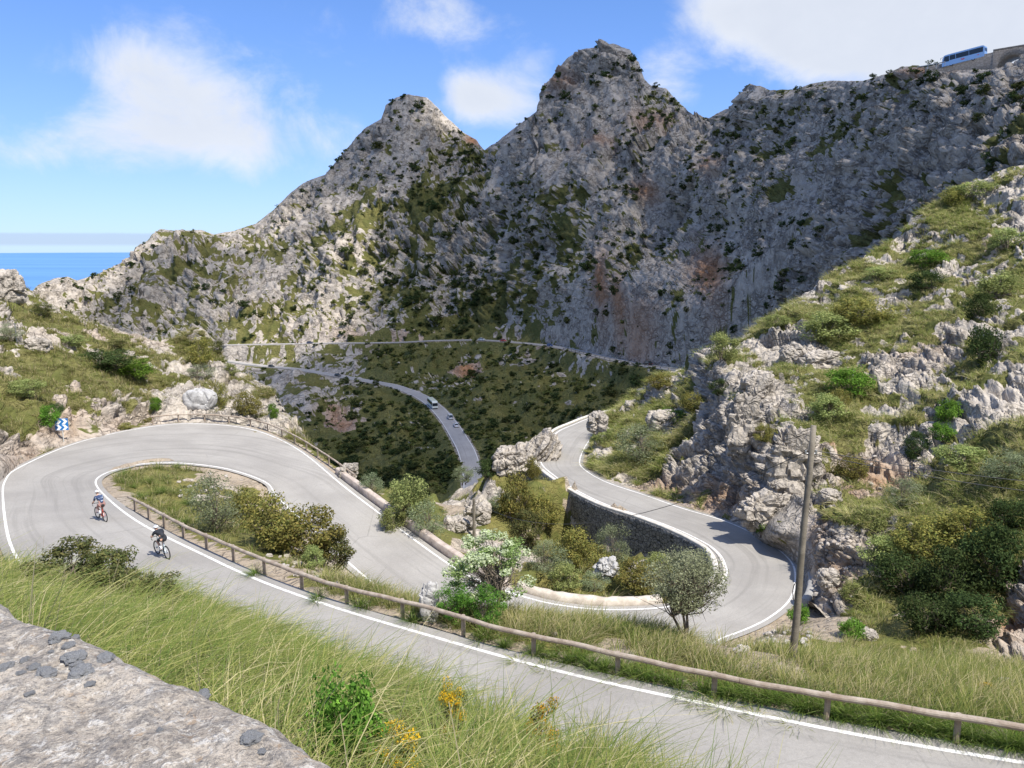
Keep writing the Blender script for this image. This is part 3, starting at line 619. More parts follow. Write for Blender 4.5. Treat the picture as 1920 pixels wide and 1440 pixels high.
# ------------------------------------------------------------------ foliage
def leafquads(rng, c, nrm, size, asp=.55):
    n = len(c); t = unit(np.cross(nrm, unit(rng.normal(size=(n, 3))))); b = np.cross(nrm, t)
    L = size[:, None]; t = t*L*.5; b = b*L*.5*asp
    V = np.stack([c-t, c+b, c+t, c-b], 1).reshape(-1, 3); return V, np.arange(4*n).reshape(n, 4)
def crown_mesh(name, seed, n, ncl, leaf, pal, spread=.17, flat=1., flower=None, ffrac=0., open_=.0, base=.0, stemmat=True, up=.4, asp=.55):
    "a unit crown (1 wide, 1 tall, standing on z=0) of leaf quads in clumps"
    g = np.random.default_rng(seed)
    d = unit(g.normal(size=(ncl, 3))); rad = g.uniform(.35 if not open_ else .5, 1, ncl)**.6
    cc = d*rad[:, None]*np.array([.37, .37, .40*flat])+np.array([0, 0, .47+base])
    lo_ = (.13 if base == 0 else .2+base); cc[:, 2] = np.where(cc[:, 2] < lo_, lo_+g.uniform(0, .2, ncl), cc[:, 2])
    cs = g.uniform(.65, 1.25, ncl)*spread; k = g.integers(0, ncl, n)
    o = unit(g.normal(size=(n, 3)))*(g.uniform(.15, 1, n)**.5)[:, None]
    p = cc[k]+o*cs[k][:, None]*np.array([1, 1, .8])
    p[:, 2] = np.maximum(p[:, 2], .015+g.uniform(0, .06, n))
    nr = unit(o*.9+g.normal(size=(n, 3))*.6+np.array([0, 0, up]))
    V, Q = leafquads(g, p, nr, leaf*g.uniform(.65, 1.35, n), asp)
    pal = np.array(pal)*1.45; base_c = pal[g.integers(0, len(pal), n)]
    ct = g.uniform(.72, 1.25, ncl)[k]; col = base_c*(ct*g.uniform(.75, 1.25, n))[:, None]
    if flower is not None:
        cf = g.uniform(0, 1, ncl) < .75; f = (g.uniform(0, 1, n) < ffrac) & cf[k] & (o[:, 2] > -.35); col[f] = np.array(flower)*g.uniform(.8, 1.1, f.sum())[:, None]
    return np_mesh(name, V, Q, [M_LEAF], colors=np.repeat(np.clip(col, 0, .95), 4, 0)), cc
def stems_mesh(name, cc, seed, r0=.02, root=(0, 0, 0), fork=.25, n=9, mat=None, trunks=1):
    g = np.random.default_rng(seed); mb = MB(); root = np.array(root, float)
    for t in range(trunks):
        rt = root+np.append(g.normal(size=2)*.03*(trunks > 1), 0)
        fk = rt+np.array([g.normal()*.05, g.normal()*.05, fork])
        mid = .5*(rt+fk)+np.append(g.normal(size=2)*.018, 0)
        mb.tube([rt-np.array([0, 0, .08]), rt, mid, fk], [r0*1.5, r0*1.25, r0, r0*.85], 7)
        for i in g.choice(len(cc), min(n, len(cc)), replace=False):
            e = cc[i]; m1 = fk+(e-fk)*.45+g.normal(size=3)*.03
            mb.tube([fk-np.array([0, 0, .01]), m1, e], [r0*.6, r0*.38, r0*.12], 5)
            for _ in range(2):
                e2 = m1+(e-m1)*.5+g.normal(size=3)*.09; mb.tube([m1, e2], [r0*.3, r0*.08], 4)
    return mb.mesh(name, mat or M_BARK)
KIND = {
    'maquis': dict(pal=[(.16, .155, .042), (.22, .195, .055), (.18, .165, .046), (.11, .125, .036)], n=4420, ncl=46, leaf=0.041, spread=.15),
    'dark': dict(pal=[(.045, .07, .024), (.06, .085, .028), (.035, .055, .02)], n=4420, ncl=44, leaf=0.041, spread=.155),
    'olive': dict(pal=[(.16, .185, .10), (.20, .22, .13), (.12, .145, .075)], n=4420, ncl=44, leaf=0.034, spread=.14, asp=.35),
    'bright': dict(pal=[(.09, .17, .025), (.13, .22, .03), (.07, .13, .02)], n=4080, ncl=40, leaf=0.045, spread=.155),
    'pale': dict(pal=[(.20, .23, .08), (.25, .27, .10), (.15, .18, .06)], n=4080, ncl=40, leaf=0.041, spread=.15),
    'brown': dict(pal=[(.095, .10, .036), (.13, .12, .045), (.07, .085, .032)], n=4760, ncl=48, leaf=0.037, spread=.12),
    'pine': dict(pal=[(.07, .16, .025), (.11, .21, .03), (.05, .12, .02)], n=5780, ncl=46, leaf=0.049, spread=.12, asp=.22, up=.9),
    'gorse': dict(pal=[(.10, .12, .035), (.14, .15, .04)], n=3740, ncl=30, leaf=0.033, spread=.12, flower=(.78, .47, .02), ffrac=.75),
}
VAR = {}
def variant(kind, i):
    if (kind, i) not in VAR:
        k = KIND[kind]; m, cc = crown_mesh('bush_foliage', hash(kind) % 1000 if False else sum(map(ord, kind))*7+i, flat=1., **k)
        VAR[kind, i] = (m, stems_mesh('bush_stem', cc, i+5, .016, fork=.12, n=10, trunks=2))
    return VAR[kind, i]
nb = [0]
def bush(px, py, w, hgt, kind, label, cat='bush', group=None, layers=(0, 1, 2, 3), sink=.1, name='bush'):
    p = hit(px, py, layers); s = zdepth(p)/F; W = w*s; Hh = hgt*s
    m, st = variant(kind, nb[0] % 3); nb[0] += 1
    t = thing(name, label, cat, (p[0], p[1]+W*.15, p[2]-sink*Hh), random.uniform(0, 6.28), group)
    t.scale = (W, W*.95, Hh*1.08)
    link('foliage', m, t); link('stem', st, t); return t
# --- the hairpin island
bush(395, 1000, 140, 130, 'olive', 'grey-green wild olive at the left end of the thicket inside the hairpin')
bush(462, 1000, 120, 92, 'maquis', 'olive-green shrub right behind the grey-green one inside the hairpin')
bush(515, 1034, 150, 118, 'maquis', 'broad olive-green shrub in the middle of the hairpin island thicket')
bush(578, 1054, 150, 124, 'maquis', 'tall olive-green shrub, second from the right in the hairpin island thicket')
bush(622, 1072, 112, 96, 'brown', 'brownish shrub at the right end of the thicket inside the hairpin')
bush(585, 1068, 60, 50, 'pale', 'low pale green tuft bush at the foot of the hairpin island thicket')
# --- dark shrubs on the near bank beside the cyclists
bush(118, 1120, 180, 125, 'brown', 'dark shrub on the near bank, leftmost of the row below the cyclists', layers=(0,))
bush(196, 1136, 160, 128, 'brown', 'widest dark shrub on the near bank, under the two cyclists', layers=(0,))
bush(285, 1142, 125, 78, 'brown', 'small dark shrub at the right end of the near bank row', layers=(0,))
# --- verge
bush(850, 1172, 95, 92, 'pine', 'bright green feathery bush beside the grey standing rock', name='juniper_bush')
bush(912, 1180, 92, 92, 'pine', 'bright green feathery bush under the white blossom tree', name='juniper_bush')
bush(1605, 1200, 70, 40, 'bright', 'low fresh green bush right of the wooden pole foot')
bush(1500, 1172, 55, 45, 'bright', 'small bright green bush just left of the wooden pole')
# --- gully between the legs of the road
G1 = 'trees and shrubs of the gully between the road legs'
for a in [(765, 985, 118, 108, 'pale', 'pale green rounded tree beyond the low wall, left in the gully'),
          (697, 928, 60, 48, 'olive', 'grey-green shrub close behind the low wall above the gully'),
          (800, 1010, 100, 82, 'olive', 'mid green shrub at the right foot of the pale gully tree'),
          (735, 1000, 70, 55, 'pale', 'light green shrub between the low wall and the pale gully tree'),
          (968, 985, 88, 118, 'maquis', 'tall olive-green tree left of the retaining wall bend'),
          (1016, 1000, 90, 88, 'maquis', 'olive-green tree crown right against the retaining wall bend'),
          (985, 1030, 95, 90, 'brown', 'brownish green shrub below the tall tree in the gully'),
          (1075, 1060, 105, 82, 'maquis', 'broad olive-green shrub below the dark stone retaining wall'),
          (1150, 1062, 95, 92, 'olive', 'grey-green shrub half hiding the dark stone retaining wall'),
          (1030, 1085, 110, 75, 'olive', 'soft grey-green shrub in the middle of the gully floor'),
          (1060, 1108, 90, 55, 'pale', 'pale green cushion shrub above the rubble kerb'),
          (1110, 1075, 90, 60, 'maquis', 'dark olive shrub left of the white boulder'),
          (1205, 1112, 130, 62, 'maquis', 'low green shrub in front of the white boulder'),
          (1235, 1075, 75, 40, 'pale', 'yellow-green shrub right of the white boulder'),
          (1285, 1075, 65, 34, 'pale', 'yellow-green shrub under the end of the retaining wall'),
          (1115, 1110, 80, 40, 'olive', 'low grey shrub between the rubble kerb and the boulder'),
          (935, 965, 70, 50, 'olive', 'small grey-green shrub on the rocky rim of the gully'),
          (915, 900, 70, 42, 'dark', 'dark shrub on the gully rim just under the end of the lower road'),
          (870, 905, 60, 36, 'olive', 'grey shrub left of the lower road end'),
          (1000, 900, 40, 50, 'maquis', 'green shrub between the pale outcrop and the retaining wall')]:
    bush(*a, group=G1, layers=(0,))
# --- right hillside
G2 = 'shrubs on the sunlit right hillside'
for a in [(1205, 872, 135, 88, 'olive', 'large pale grey-green round bush above the third road leg'),
          (1135, 838, 60, 40, 'pale', 'yellowish bush at the tip of the outcrop beside the road'),
          (1262, 800, 80, 40, 'bright', 'fresh green bush on the slope above the round grey-green bush'),
          (1358, 682, 78, 66, 'pale', 'pale yellow-green bush standing on the left skyline of the hillside'),
          (1460, 612, 60, 26, 'pale', 'flat straw-green bush on the skyline of the hillside'),
          (1555, 640, 140, 60, 'pale', 'wide yellow-green bush high on the hillside'),
          (1625, 612, 130, 66, 'maquis', 'olive bush right of the wide yellow-green one'),
          (1595, 745, 95, 66, 'bright', 'bright green bush in the middle of the rocky slope'),
          (1555, 790, 100, 56, 'pale', 'drooping yellow-green bush below the bright green bush'),
          (1575, 770, 60, 50, 'maquis', 'olive bush between the bright and the drooping bush'),
          (1432, 832, 46, 44, 'maquis', 'small dark bush in the cleft between two pale rock buttresses'),
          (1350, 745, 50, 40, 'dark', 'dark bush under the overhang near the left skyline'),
          (1430, 1002, 46, 52, 'bright', 'bright green bush at the cliff foot by the road bend'),
          (1485, 905, 60, 40, 'maquis', 'olive bush left of the pole, halfway up'),
          (1600, 905, 80, 60, 'maquis', 'green bush right of the pole top'),
          (1700, 950, 95, 60, 'olive', 'grey-green bush on the reddish scree'),
          (1640, 1000, 90, 50, 'pale', 'yellowish tussock bush right of the pole'),
          (1660, 1065, 100, 62, 'pale', 'yellowish bush left of the dark thicket'),
          (1735, 1050, 130, 92, 'maquis', 'olive top bush of the dark thicket on the right'),
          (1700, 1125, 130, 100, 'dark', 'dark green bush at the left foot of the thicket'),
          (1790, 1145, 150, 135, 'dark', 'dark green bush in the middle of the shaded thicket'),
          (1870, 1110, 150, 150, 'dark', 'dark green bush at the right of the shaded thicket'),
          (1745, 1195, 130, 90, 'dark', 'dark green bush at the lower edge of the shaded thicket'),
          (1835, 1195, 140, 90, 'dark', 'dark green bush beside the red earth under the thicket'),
          (1830, 1020, 140, 80, 'maquis', 'olive bush over the shaded thicket'),
          (1905, 1000, 100, 80, 'dark', 'dark bush at the right picture edge above the thicket'),
          (1900, 905, 130, 70, 'olive', 'grey-green bush mass at the right edge, upper part'),
          (1815, 885, 120, 56, 'pale', 'pale green bush mass below the grey rock face'),
          (1770, 830, 55, 44, 'bright', 'small bright bush beneath the hillside boulders'),
          (1720, 860, 60, 60, 'dark', 'dark bush beside a pale block on the hillside'),
          (1780, 795, 60, 56, 'bright', 'bright green bush in the upper gully of the hillside'),
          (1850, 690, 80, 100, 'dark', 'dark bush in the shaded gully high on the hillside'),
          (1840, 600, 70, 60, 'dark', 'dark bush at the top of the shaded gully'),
          (1745, 545, 80, 45, 'dark', 'dark bush on the upper hillside'),
          (1835, 372, 100, 40, 'pale', 'yellow-green bush crowning the hillside skyline'),
          (1790, 385, 60, 40, 'maquis', 'olive bush left on the hillside crown'),
          (1900, 470, 90, 50, 'pale', 'yellow bush below the hillside crown'),
          (1880, 560, 110, 60, 'pale', 'yellow-green bush on the bright upper slope'),
          (1745, 500, 90, 40, 'bright', 'green bush under the upper ledges'),
          (1655, 530, 80, 34, 'pale', 'grassy bush on the skyline step'),
          (1240, 730, 70, 34, 'maquis', 'olive bush on the grassy left shoulder'),
          (1300, 775, 70, 46, 'maquis', 'olive bush under a pale slab on the left shoulder'),
          (1600, 1130, 60, 40, 'pale', 'yellow tussock bush above the culvert')]:
    bush(*a, group=G2, layers=(1, 0))
# --- left hillside
G3 = 'shrubs on the left hillside'
for a in [(190, 695, 130, 46, 'dark', 'wide flat dark bush on the left hillside'),
          (245, 712, 90, 44, 'bright', 'bright green bush right of the wide dark bush'),
          (90, 800, 46, 50, 'bright', 'bright green bush on the rock face above the chevron sign'),
          (104, 780, 34, 30, 'dark', 'dark bush on the rock face above the chevron sign'),
          (292, 772, 30, 34, 'bright', 'small bright bush on the pale rock face'),
          (232, 808, 36, 18, 'maquis', 'low green tuft bush at the road edge under the rock face'),
          (280, 797, 34, 16, 'maquis', 'low green tuft bush left of the start of the log rail'),
          (462, 782, 72, 56, 'maquis', 'olive bush behind the log rail'),
          (512, 785, 26, 36, 'bright', 'bright upright bush behind the log rail bend'),
          (415, 768, 40, 60, 'maquis', 'brown-green bush in a cleft behind the log rail'),
          (375, 690, 62, 66, 'maquis', 'small tree on top of the pale rock knob'),
          (405, 665, 36, 36, 'brown', 'brownish bush right of the small tree on the knob'),
          (375, 710, 70, 30, 'olive', 'grey cushion bush below the small tree on the knob'),
          (430, 705, 40, 26, 'pale', 'pale green bush at the edge of the knob'),
          (40, 745, 80, 36, 'pale', 'yellow tussock bush on the far left slope'),
          (130, 650, 70, 26, 'pale', 'straw-green bush on the upper left slope'),
          (75, 592, 60, 30, 'brown', 'straw-brown bush under the left summit rocks'),
          (210, 655, 60, 22, 'brown', 'brownish bush on the slope crest'),
          (15, 640, 60, 40, 'olive', 'grey bush at the left picture edge')]:
    bush(*a, group=G3, layers=(2,))
# --- gorse in the foreground
bush(850, 1415, 86, 165, 'gorse', 'gorse in yellow flower, left of two on the grassy bank', name='gorse_bush', layers=(0,))
bush(1022, 1450, 105, 200, 'gorse', 'gorse in yellow flower with a dark base, right of two on the bank', name='gorse_bush', layers=(0,))
bush(640, 1500, 190, 275, 'bright', 'bright green broom bush at the bottom edge beside the stone wall', name='broom_bush', layers=(0,))
bush(735, 1510, 170, 170, 'gorse', 'low gorse with few yellow flowers at the bottom edge', name='gorse_bush', layers=(0,))
bush(1855, 1305, 40, 34, 'gorse', 'small yellow-flowered bush in the grass at far right', name='gorse_bush', layers=(0,))

G4 = 'low green weeds in the bank grass'
for px, py, w_, h_ in [(560, 1330, 60, 45), (470, 1270, 50, 36), (760, 1380, 55, 45), (900, 1400, 60, 46), (380, 1220, 45, 34), (980, 1430, 60, 40), (300, 1180, 40, 30), (1090, 1440, 60, 40), (520, 1230, 40, 34), (690, 1270, 40, 36), (610, 1250, 44, 30), (830, 1330, 50, 40)]:
    bush(px, py+20, w_*1.2, h_*1.7, ('bright', 'maquis', 'pale')[px % 3], 'low leafy weed half hidden in the long grass of the near bank', 'weed', G4, layers=(0,), name='weed')
def twig():
    p = hit(815, 1275, (0,)); s_ = zdepth(p)/F; g = random.Random(5); mb = MB()
    def br(a, d, L, r, k):
        e = a+d*L; mb.tube([a, a+d*L*.5+Vector((g.uniform(-.02, .02),)*3), e], [r, r*.8, r*.6], 4)
        if k:
            for _ in range(3): br(a+d*L*g.uniform(.5, 1), (d+Vector((g.uniform(-.9, .9), g.uniform(-.6, .6), g.uniform(-.3, .6)))).normalized(), L*g.uniform(.45, .7), r*.6, k-1)
    for dx in (-.4, .1, .5): br(Vector((0, 0, 0)), Vector((dx, 0, 1)).normalized(), 40*s_, .008, 3)
    o = mb.build('dry_twig_shrub', plain('dead_twig', (.32, .29, .26), .9, .2), label='bare grey twiggy shrub sticking up against the near road', category='shrub'); o.location = p
twig()
# --- two single trees
def tree(px, py, w, hgt, crown, stem, label, layers=(0,)):
    p = hit(px, py, layers); s = zdepth(p)/F
    t = thing('tree', label, 'tree', tuple(p), 0)
    m, cc = crown_mesh('tree_crown', **crown); t.scale = (w*s, w*s, hgt*s)
    link('crown', m, t); link('trunk', stems_mesh('tree_trunk', cc, **stem), t); return t
tree(917, 1155, 235, 172, dict(seed=91, n=9500, ncl=64, leaf=.019, pal=[(.16, .22, .07), (.12, .17, .05), (.19, .24, .09)], spread=.07, flower=(.55, .60, .38), ffrac=.8, open_=1, base=.05, asp=.8), dict(seed=3, r0=.011, fork=.3, n=40, trunks=2), 'hawthorn tree covered in white blossom beside the road')
tree(1285, 1203, 205, 192, dict(seed=95, n=12000, ncl=95, leaf=.022, pal=[(.23, .25, .15), (.29, .31, .19), (.17, .19, .105)], spread=.10, flat=.62, base=.19, asp=.4), dict(seed=5, r0=.013, fork=.3, n=36, trunks=3), 'small silver-green olive tree with bare forked trunk above the lower hairpin')

# --- far bushes: the 300 that show largest are things, the rest one thicket
far_lo = {}
for kd, pal in (('dark', [(.035, .055, .02), (.05, .07, .024), (.06, .075, .028)]), ('mid', [(.06, .075, .025), (.085, .09, .03), (.045, .06, .022)])):
    for i in range(3): far_lo[kd, i] = crown_mesh('far_bush_foliage', 300+i+(9 if kd == 'mid' else 0), 420, 16, .13, pal, spread=.2)[0]
fx, fy, fz = proj(FARP); W_ = np.clip(FARCV, .2, .6)*(FARDN > 6)*(fx > -60)*(fx < 1980)*(fy > 40)*(fy < 960)
W_ = W_*np.where(FARVAL > .5, .4, 1.)*np.where(fx > 1150, 1.6, 1)*np.where((fx < 640) & (fy > 400), .4, 1)*(fz/500)**.9*smooth(.32, .58, fbm(FARP/22., 4, 611))
W_[:15*shp[1]] = 0
ii = rng.choice(len(FARP), 5200, replace=False, p=W_/W_.sum())
vis = []
o0 = Vector((0, 0, 0))
for i in ii:
    pv = Vector(FARP[i]); dd_ = (pv-o0).normalized(); ok = True
    for k in range(4):
        l, n_, _, ds = BV[k].ray_cast(o0, dd_)
        if l is not None and 3 < ds < pv.length-4: ok = False; break
    if ok: vis.append(i)
vis = np.array(vis); szb = (1.1+4.6*rng.uniform(0, 1, len(vis))**2.4)*np.where(FARVAL[vis] > .5, 1.1, np.clip(fz[vis]/430, .85, 1.5))*np.where(rng.uniform(size=len(vis)) < .08, 1.5, 1)
order = np.argsort(-szb/fz[vis])
GF = 'dark bushes scattered over the mountainside'
for r_, j in enumerate(order[:300]):
    i = vis[j]; v = FARVAL[i] > .5; s_ = szb[j]
    lab = 'dark green bush in the shaded valley scrub around the far roads' if v else ('dark green bush on the pale sunlit limestone of the lower left ridge' if (fx[i] < 640 and fy[i] > 400) else ('dark bush on the crags of the twin grey peaks' if fx[i] < 1320 else 'dark bush on the shaded grey rock slope under the bridge'))
    t = thing('mountain_bush', lab, 'bush', tuple(FARP[i]-np.array([0, 0, .3])), random.uniform(0, 6.28), 'bushes in the valley scrub' if v else ('bushes on the sunlit ridge' if (fx[i] < 640 and fy[i] > 400) else ('bushes on the twin peaks' if fx[i] < 1320 else 'bushes under the bridge')))
    t.scale = (s_*random.uniform(.9, 1.3), s_, s_*random.uniform(.6, .95))
    link('foliage', far_lo['mid' if random.random() < .35 else 'dark', r_ % 3], t)
def merge_copies(name, meshes, places, mat, **props):
    Vs, Qs, Cs, o = [], [], [], 0; cache = {}
    for k, (p, s, a) in places:
        if k not in cache:
            m = meshes[k]; v = np.empty(len(m.vertices)*3, np.float32); m.vertices.foreach_get('co', v)
            c = np.empty(len(m.vertices)*4, np.float32); m.attributes['tint'].data.foreach_get('color', c); cache[k] = v.reshape(-1, 3), c.reshape(-1, 4)[:, :3]
        v, c = cache[k]; ca, sa = math.cos(a), math.sin(a); w = v*np.array(s)
        Vs.append(np.stack([w[:, 0]*ca-w[:, 1]*sa, w[:, 0]*sa+w[:, 1]*ca, w[:, 2]], 1)+p); Cs.append(c); Qs.append(np.arange(len(v)).reshape(-1, 4)+o); o += len(v)
    return link(name, np_mesh(name, np.concatenate(Vs), np.concatenate(Qs), [mat], colors=np.concatenate(Cs)), None, **props)
small = {k: None for k in far_lo}
for kd, pal in (('dark', [(.03, .045, .018), (.045, .06, .022)]), ('mid', [(.09, .105, .03), (.13, .13, .04)])):
    for i in range(3): small[kd, i] = crown_mesh('scrub_piece', 340+i+(9 if kd == 'mid' else 0), 90, 9, .26, pal, spread=.22)[0]
pl = []
for r_, j in enumerate(order[300:]):
    i = vis[j]; s_ = szb[j]; pl.append((('mid' if random.random() < .45 else 'dark', r_ % 3), (FARP[i]-np.array([0, 0, .3]), (s_*1.2, s_, s_*.75), random.uniform(0, 6.28))))
Wv = (FARVAL > .5)*np.clip(FARCV-.25, 0, 1)*(FARDN > 4.5)*(fx > 380)*(fx < 1330)*(fy < 960)*smooth(.40, .62, fbm(FARP/17., 4, 613)); Wv[:15*shp[1]] = 0
for i in rng.choice(len(FARP), 5200, p=Wv/Wv.sum()):
    s_ = .6+3.2*random.random()**2.4; pl.append((('mid' if random.random() < .6 else 'dark', random.randrange(3)), (FARP[i]-np.array([0, 0, .2]), (s_*1.4, s_*1.2, s_*.7), random.uniform(0, 6.28))))
merge_copies('scrub', small, pl, M_LEAF, kind='stuff', label='low green scrub covering the shaded valley and mountain ledges')

# ------------------------------------------------------------------ grass
PAL_G = np.array([(.18, .21, .055), (.24, .25, .07), (.12, .17, .04), (.36, .33, .14), (.46, .40, .22)])
def blades(name, roots, dirs, ln, wd, pcol, label, lean=.6, droop=.55, seg=3, seed=1, w_tip=.15):
    g = np.random.default_rng(seed); n = len(roots)
    side_ = unit(np.cross(dirs, np.array([0, 0, 1.])+g.normal(size=(n, 3))*.4)); t = np.linspace(0, 1, seg+1)
    rows = []
    le = (lean*g.uniform(.35, 1.3, n))[:, None]; dr = (droop*g.uniform(.3, 1.2, n))[:, None]; L = ln[:, None]
    for u in t:
        c = roots+dirs*le*L*(u+.35*u*u)+np.array([0, 0, 1.])*L*(u-dr*u*u)*.95
        w = (wd*(1-(1-w_tip)*u**1.5))[:, None]*side_*.5
        rows += [c-w, c+w]
    V = np.stack(rows, 1).reshape(-1, 3); k = 2*(seg+1); b = np.arange(n)[:, None]*k
    Q = np.concatenate([np.stack([b[:, 0]+2*i, b[:, 0]+2*i+1, b[:, 0]+2*i+3, b[:, 0]+2*i+2], 1) for i in range(seg)])
    return link(name, np_mesh(name, V, Q, [M_GRASS], colors=np.repeat(np.clip(pcol, 0, .9), k, 0)), None, kind='stuff', label=label)
def tussocks(cent, nb_, rad, ln, seed, green=.6, wind=(.5, .1), spread=1.):
    g = np.random.default_rng(seed); n = len(cent); k = np.repeat(np.arange(n), nb_)
    N = len(k); a = g.uniform(0, 6.283, N); r = np.sqrt(g.uniform(0, 1, N))
    sc = g.uniform(.6, 1.3, n)[k]
    d = np.stack([np.cos(a)*spread+wind[0], np.sin(a)*spread+wind[1], 0*a], 1)
    roots = cent[k]+np.stack([np.cos(a)*r*rad*sc, np.sin(a)*r*rad*sc, 0*a], 1)
    tg = g.uniform(0, 1, n)[k]
    patch = np.clip(.5+2.6*(fbm(cent/1.9, 3, seed+5)-.5), 0, 1.15)[k]
    straw = g.uniform(0, 1, N) < (1-green)*(.35+.5*tg+patch)
    col = np.where(straw[:, None], PAL_G[3+g.integers(0, 2, N)], PAL_G[g.integers(0, 3, N)])*(.7+.55*g.uniform(0, 1, n)[k]*.6+.3*g.uniform(0, 1, N))[:, None]
    return roots, d*(.35+.65*r)[:, None], ln*sc*g.uniform(.6, 1.25, N), col
def pick(xy_fn, n, seed):
    return xy_fn(np.random.default_rng(seed), n)
# foreground bank
def bank(g, n):
    y = 1.6+21*g.uniform(0, 1, n*4)**1.15; x = g.uniform(-1, 1, n*4)*(2.5+y*.75); de_, _ = roaddist(np.stack([x, y], 1))
    z = near_z(x, y); p = np.stack([x, y, z], 1); px, py, zz = proj(p)
    k = (de_ > .25) & (px > -160) & (px < 1500) & (py < 1800) & (y > 2.1-.55*(x+1.5))
    # only the bank on the camera's side of the near road
    D, Z_, W, J = polydist(SA[:90:4], p[:, :2]); tt = SA[:90:4]; nr = unit((SB-SA)[:90:4]); s_ = ((p-tt[J])*nr[J])[:, :2].sum(1)
    return p[k & (s_ > 0)][:n]
c = bank(np.random.default_rng(11), 2500); bx_, by_, _b = proj(c); keep_ = np.ones(len(c), bool)
for ex, ey, rx, ry in [(1020, 1425, 70, 95), (850, 1400, 48, 60), (650, 1440, 95, 80), (730, 1480, 90, 70)]: keep_ &= ((bx_-ex)/rx)**2+((by_-ey)/ry)**2 > 1
c = c[keep_]
sel = np.random.default_rng(3).uniform(size=len(c)) < .42
ra_ = tussocks(c[sel], 130, .30, .51, 21, .82, (.05, -.12), 1.3); rb_ = tussocks(c[~sel], 46, .26, .36, 22, .88, (.2, -.05), 1.1)
r_, d_, l_, k_ = [np.concatenate([x_, y_]) for x_, y_ in zip(ra_, rb_)]
ds_ = r_[:, 1]
blades('bank_grass', r_, d_, l_, .0045+.00045*ds_, k_, 'long yellow-green grass covering the near bank below the stone wall', .9, 1.05, 4, 31)
# tall straw stalks standing out of the bank
g = np.random.default_rng(77); c2 = c[g.choice(len(c), 260)]
a = g.uniform(0, 6.28, 260); blades('bank_stalks', c2, np.stack([np.cos(a)+.5, np.sin(a), 0*a], 1), g.uniform(.6, 1.1, 260), np.full(260, .007), np.tile(np.array([[.50, .44, .26]]), (260, 1))*g.uniform(.75, 1.15, (260, 1)), 'tall straw-coloured stalks standing above the bank grass', .22, .08, 3, 33, .5)
# everything else on the near ground
w = (nveg*.9+.1*(XY[:, 1] < 34))*(de > .45)*(XY[:, 1] > 12)*(npx > -80)*(npx < 2000)*(npy > 820)*(npy < 1480)
D0, _, _, J0 = polydist(SA[:90:4], XY); tt = SA[:90:4]; nrr = unit((SB-SA)[:90:4])
camside = (((NV-tt[J0])*nrr[J0])[:, :2].sum(1) > 0) & (XY[:, 1] < 26)
w = w*(~camside)*np.where(npx < 90, 3., 1)*np.where((npx > 190) & (npx < 400) & (npy > 860) & (npy < 990), 3, 1)*np.where(XY[:, 1] < 44, 1.4, .55)*np.where((npx > 600) & (npy > 1085) & (XY[:, 1] < 32), 4.5, 1)*np.where((de < 3.2) & (XY[:, 1] < 32), 2.0, 1)*np.where((npx > 1400) & (npy > 1190), 1.3, 1)
A_ = np.gradient(YS); w = w*np.repeat(A_, NX)
ii = rng.choice(len(NV), 7500, p=w/w.sum()); c = NV[ii]+np.column_stack([rng.uniform(-.3, .3, (len(ii), 2)), np.zeros(len(ii))]); c[:, 2] = near_z(c[:, 0], c[:, 1])
r_, d_, l_, k_ = tussocks(c, 44, .30, .68, 23, .66, (.35, -.1))
blades('slope_grass', r_, d_, l_, .010+.00028*r_[:, 1], k_, 'grass on the slopes between the road legs', .6, .6, 3, 35)
# greener tufts right along the near edge line under the log rail
cc_ = []
for px, py in [(775, 1165), (1060, 1245), (1085, 1238), (1110, 1252), (1135, 1262), (1160, 1262), (1190, 1268), (1540, 1330), (1580, 1350), (1640, 1352), (1690, 1362), (1785, 1385), (1800, 1378), (1890, 1398), (1905, 1392), (1470, 1308), (1320, 1300), (1370, 1308), (600, 1125), (480, 1080), (675, 1140), (1240, 1280), (1430, 1315), (1500, 1330), (1740, 1372), (265, 935), (320, 960), (345, 985), (1000, 1225), (1030, 1235), (950, 1212), (900, 1200), (1215, 1275), (1270, 1285), (1350, 1300), (1400, 1310), (1455, 1318), (1520, 1332), (1560, 1342), (1610, 1350), (1660, 1360), (1715, 1368), (1765, 1376), (1830, 1388), (1860, 1392), (1920, 1402), (255, 915), (235, 905), (230, 890), (300, 880), (330, 878), (360, 945), (430, 960), (300, 925), (280, 905)]:
    q_ = hit(px, py, (0,)); cc_ += [q_+np.append(rng.normal(size=2)*.14, 0) for _ in range(3)]
r_, d_, l_, k_ = tussocks(np.array(cc_), 80, .14, .66, 25, .92, (0, -.25))
blades('verge_tufts', r_, d_, l_, np.full(len(r_), .013), k_*np.array([.72, .95, .7]), 'green grass tufts along the road verge under the log rail', .8, .7, 4, 37)
for nm, HL, n, seed, lab in (('right_hill_grass', RIGHT, 4200, 41, 'yellow-green tussock grass on the right hillside'), ('left_hill_grass', LEFT, 1500, 43, 'yellow-green tussock grass on the left hillside')):
    me_, p_, nr_, vg_, cv_, e_, PXf_, PYf_ = HL
    hx, hy, hz = proj(p_); w = (vg_**1.5)*(e_ > .6)*(hx > -60)*(hx < 2000)*(hz/80)**2; w[:9*(620 if n > 2000 else 420)] = 0
    ii = rng.choice(len(p_), n, p=w/w.sum()); c = p_[ii]-np.array([0, 0, .06])
    r_, d_, l_, k_ = tussocks(c, 42, .36, .95, seed, .62, (-.35, -.35))
    blades(nm, r_, d_, l_, .014+.00026*r_[:, 1], k_*1.15, lab, .75, .75, 3, seed+2)
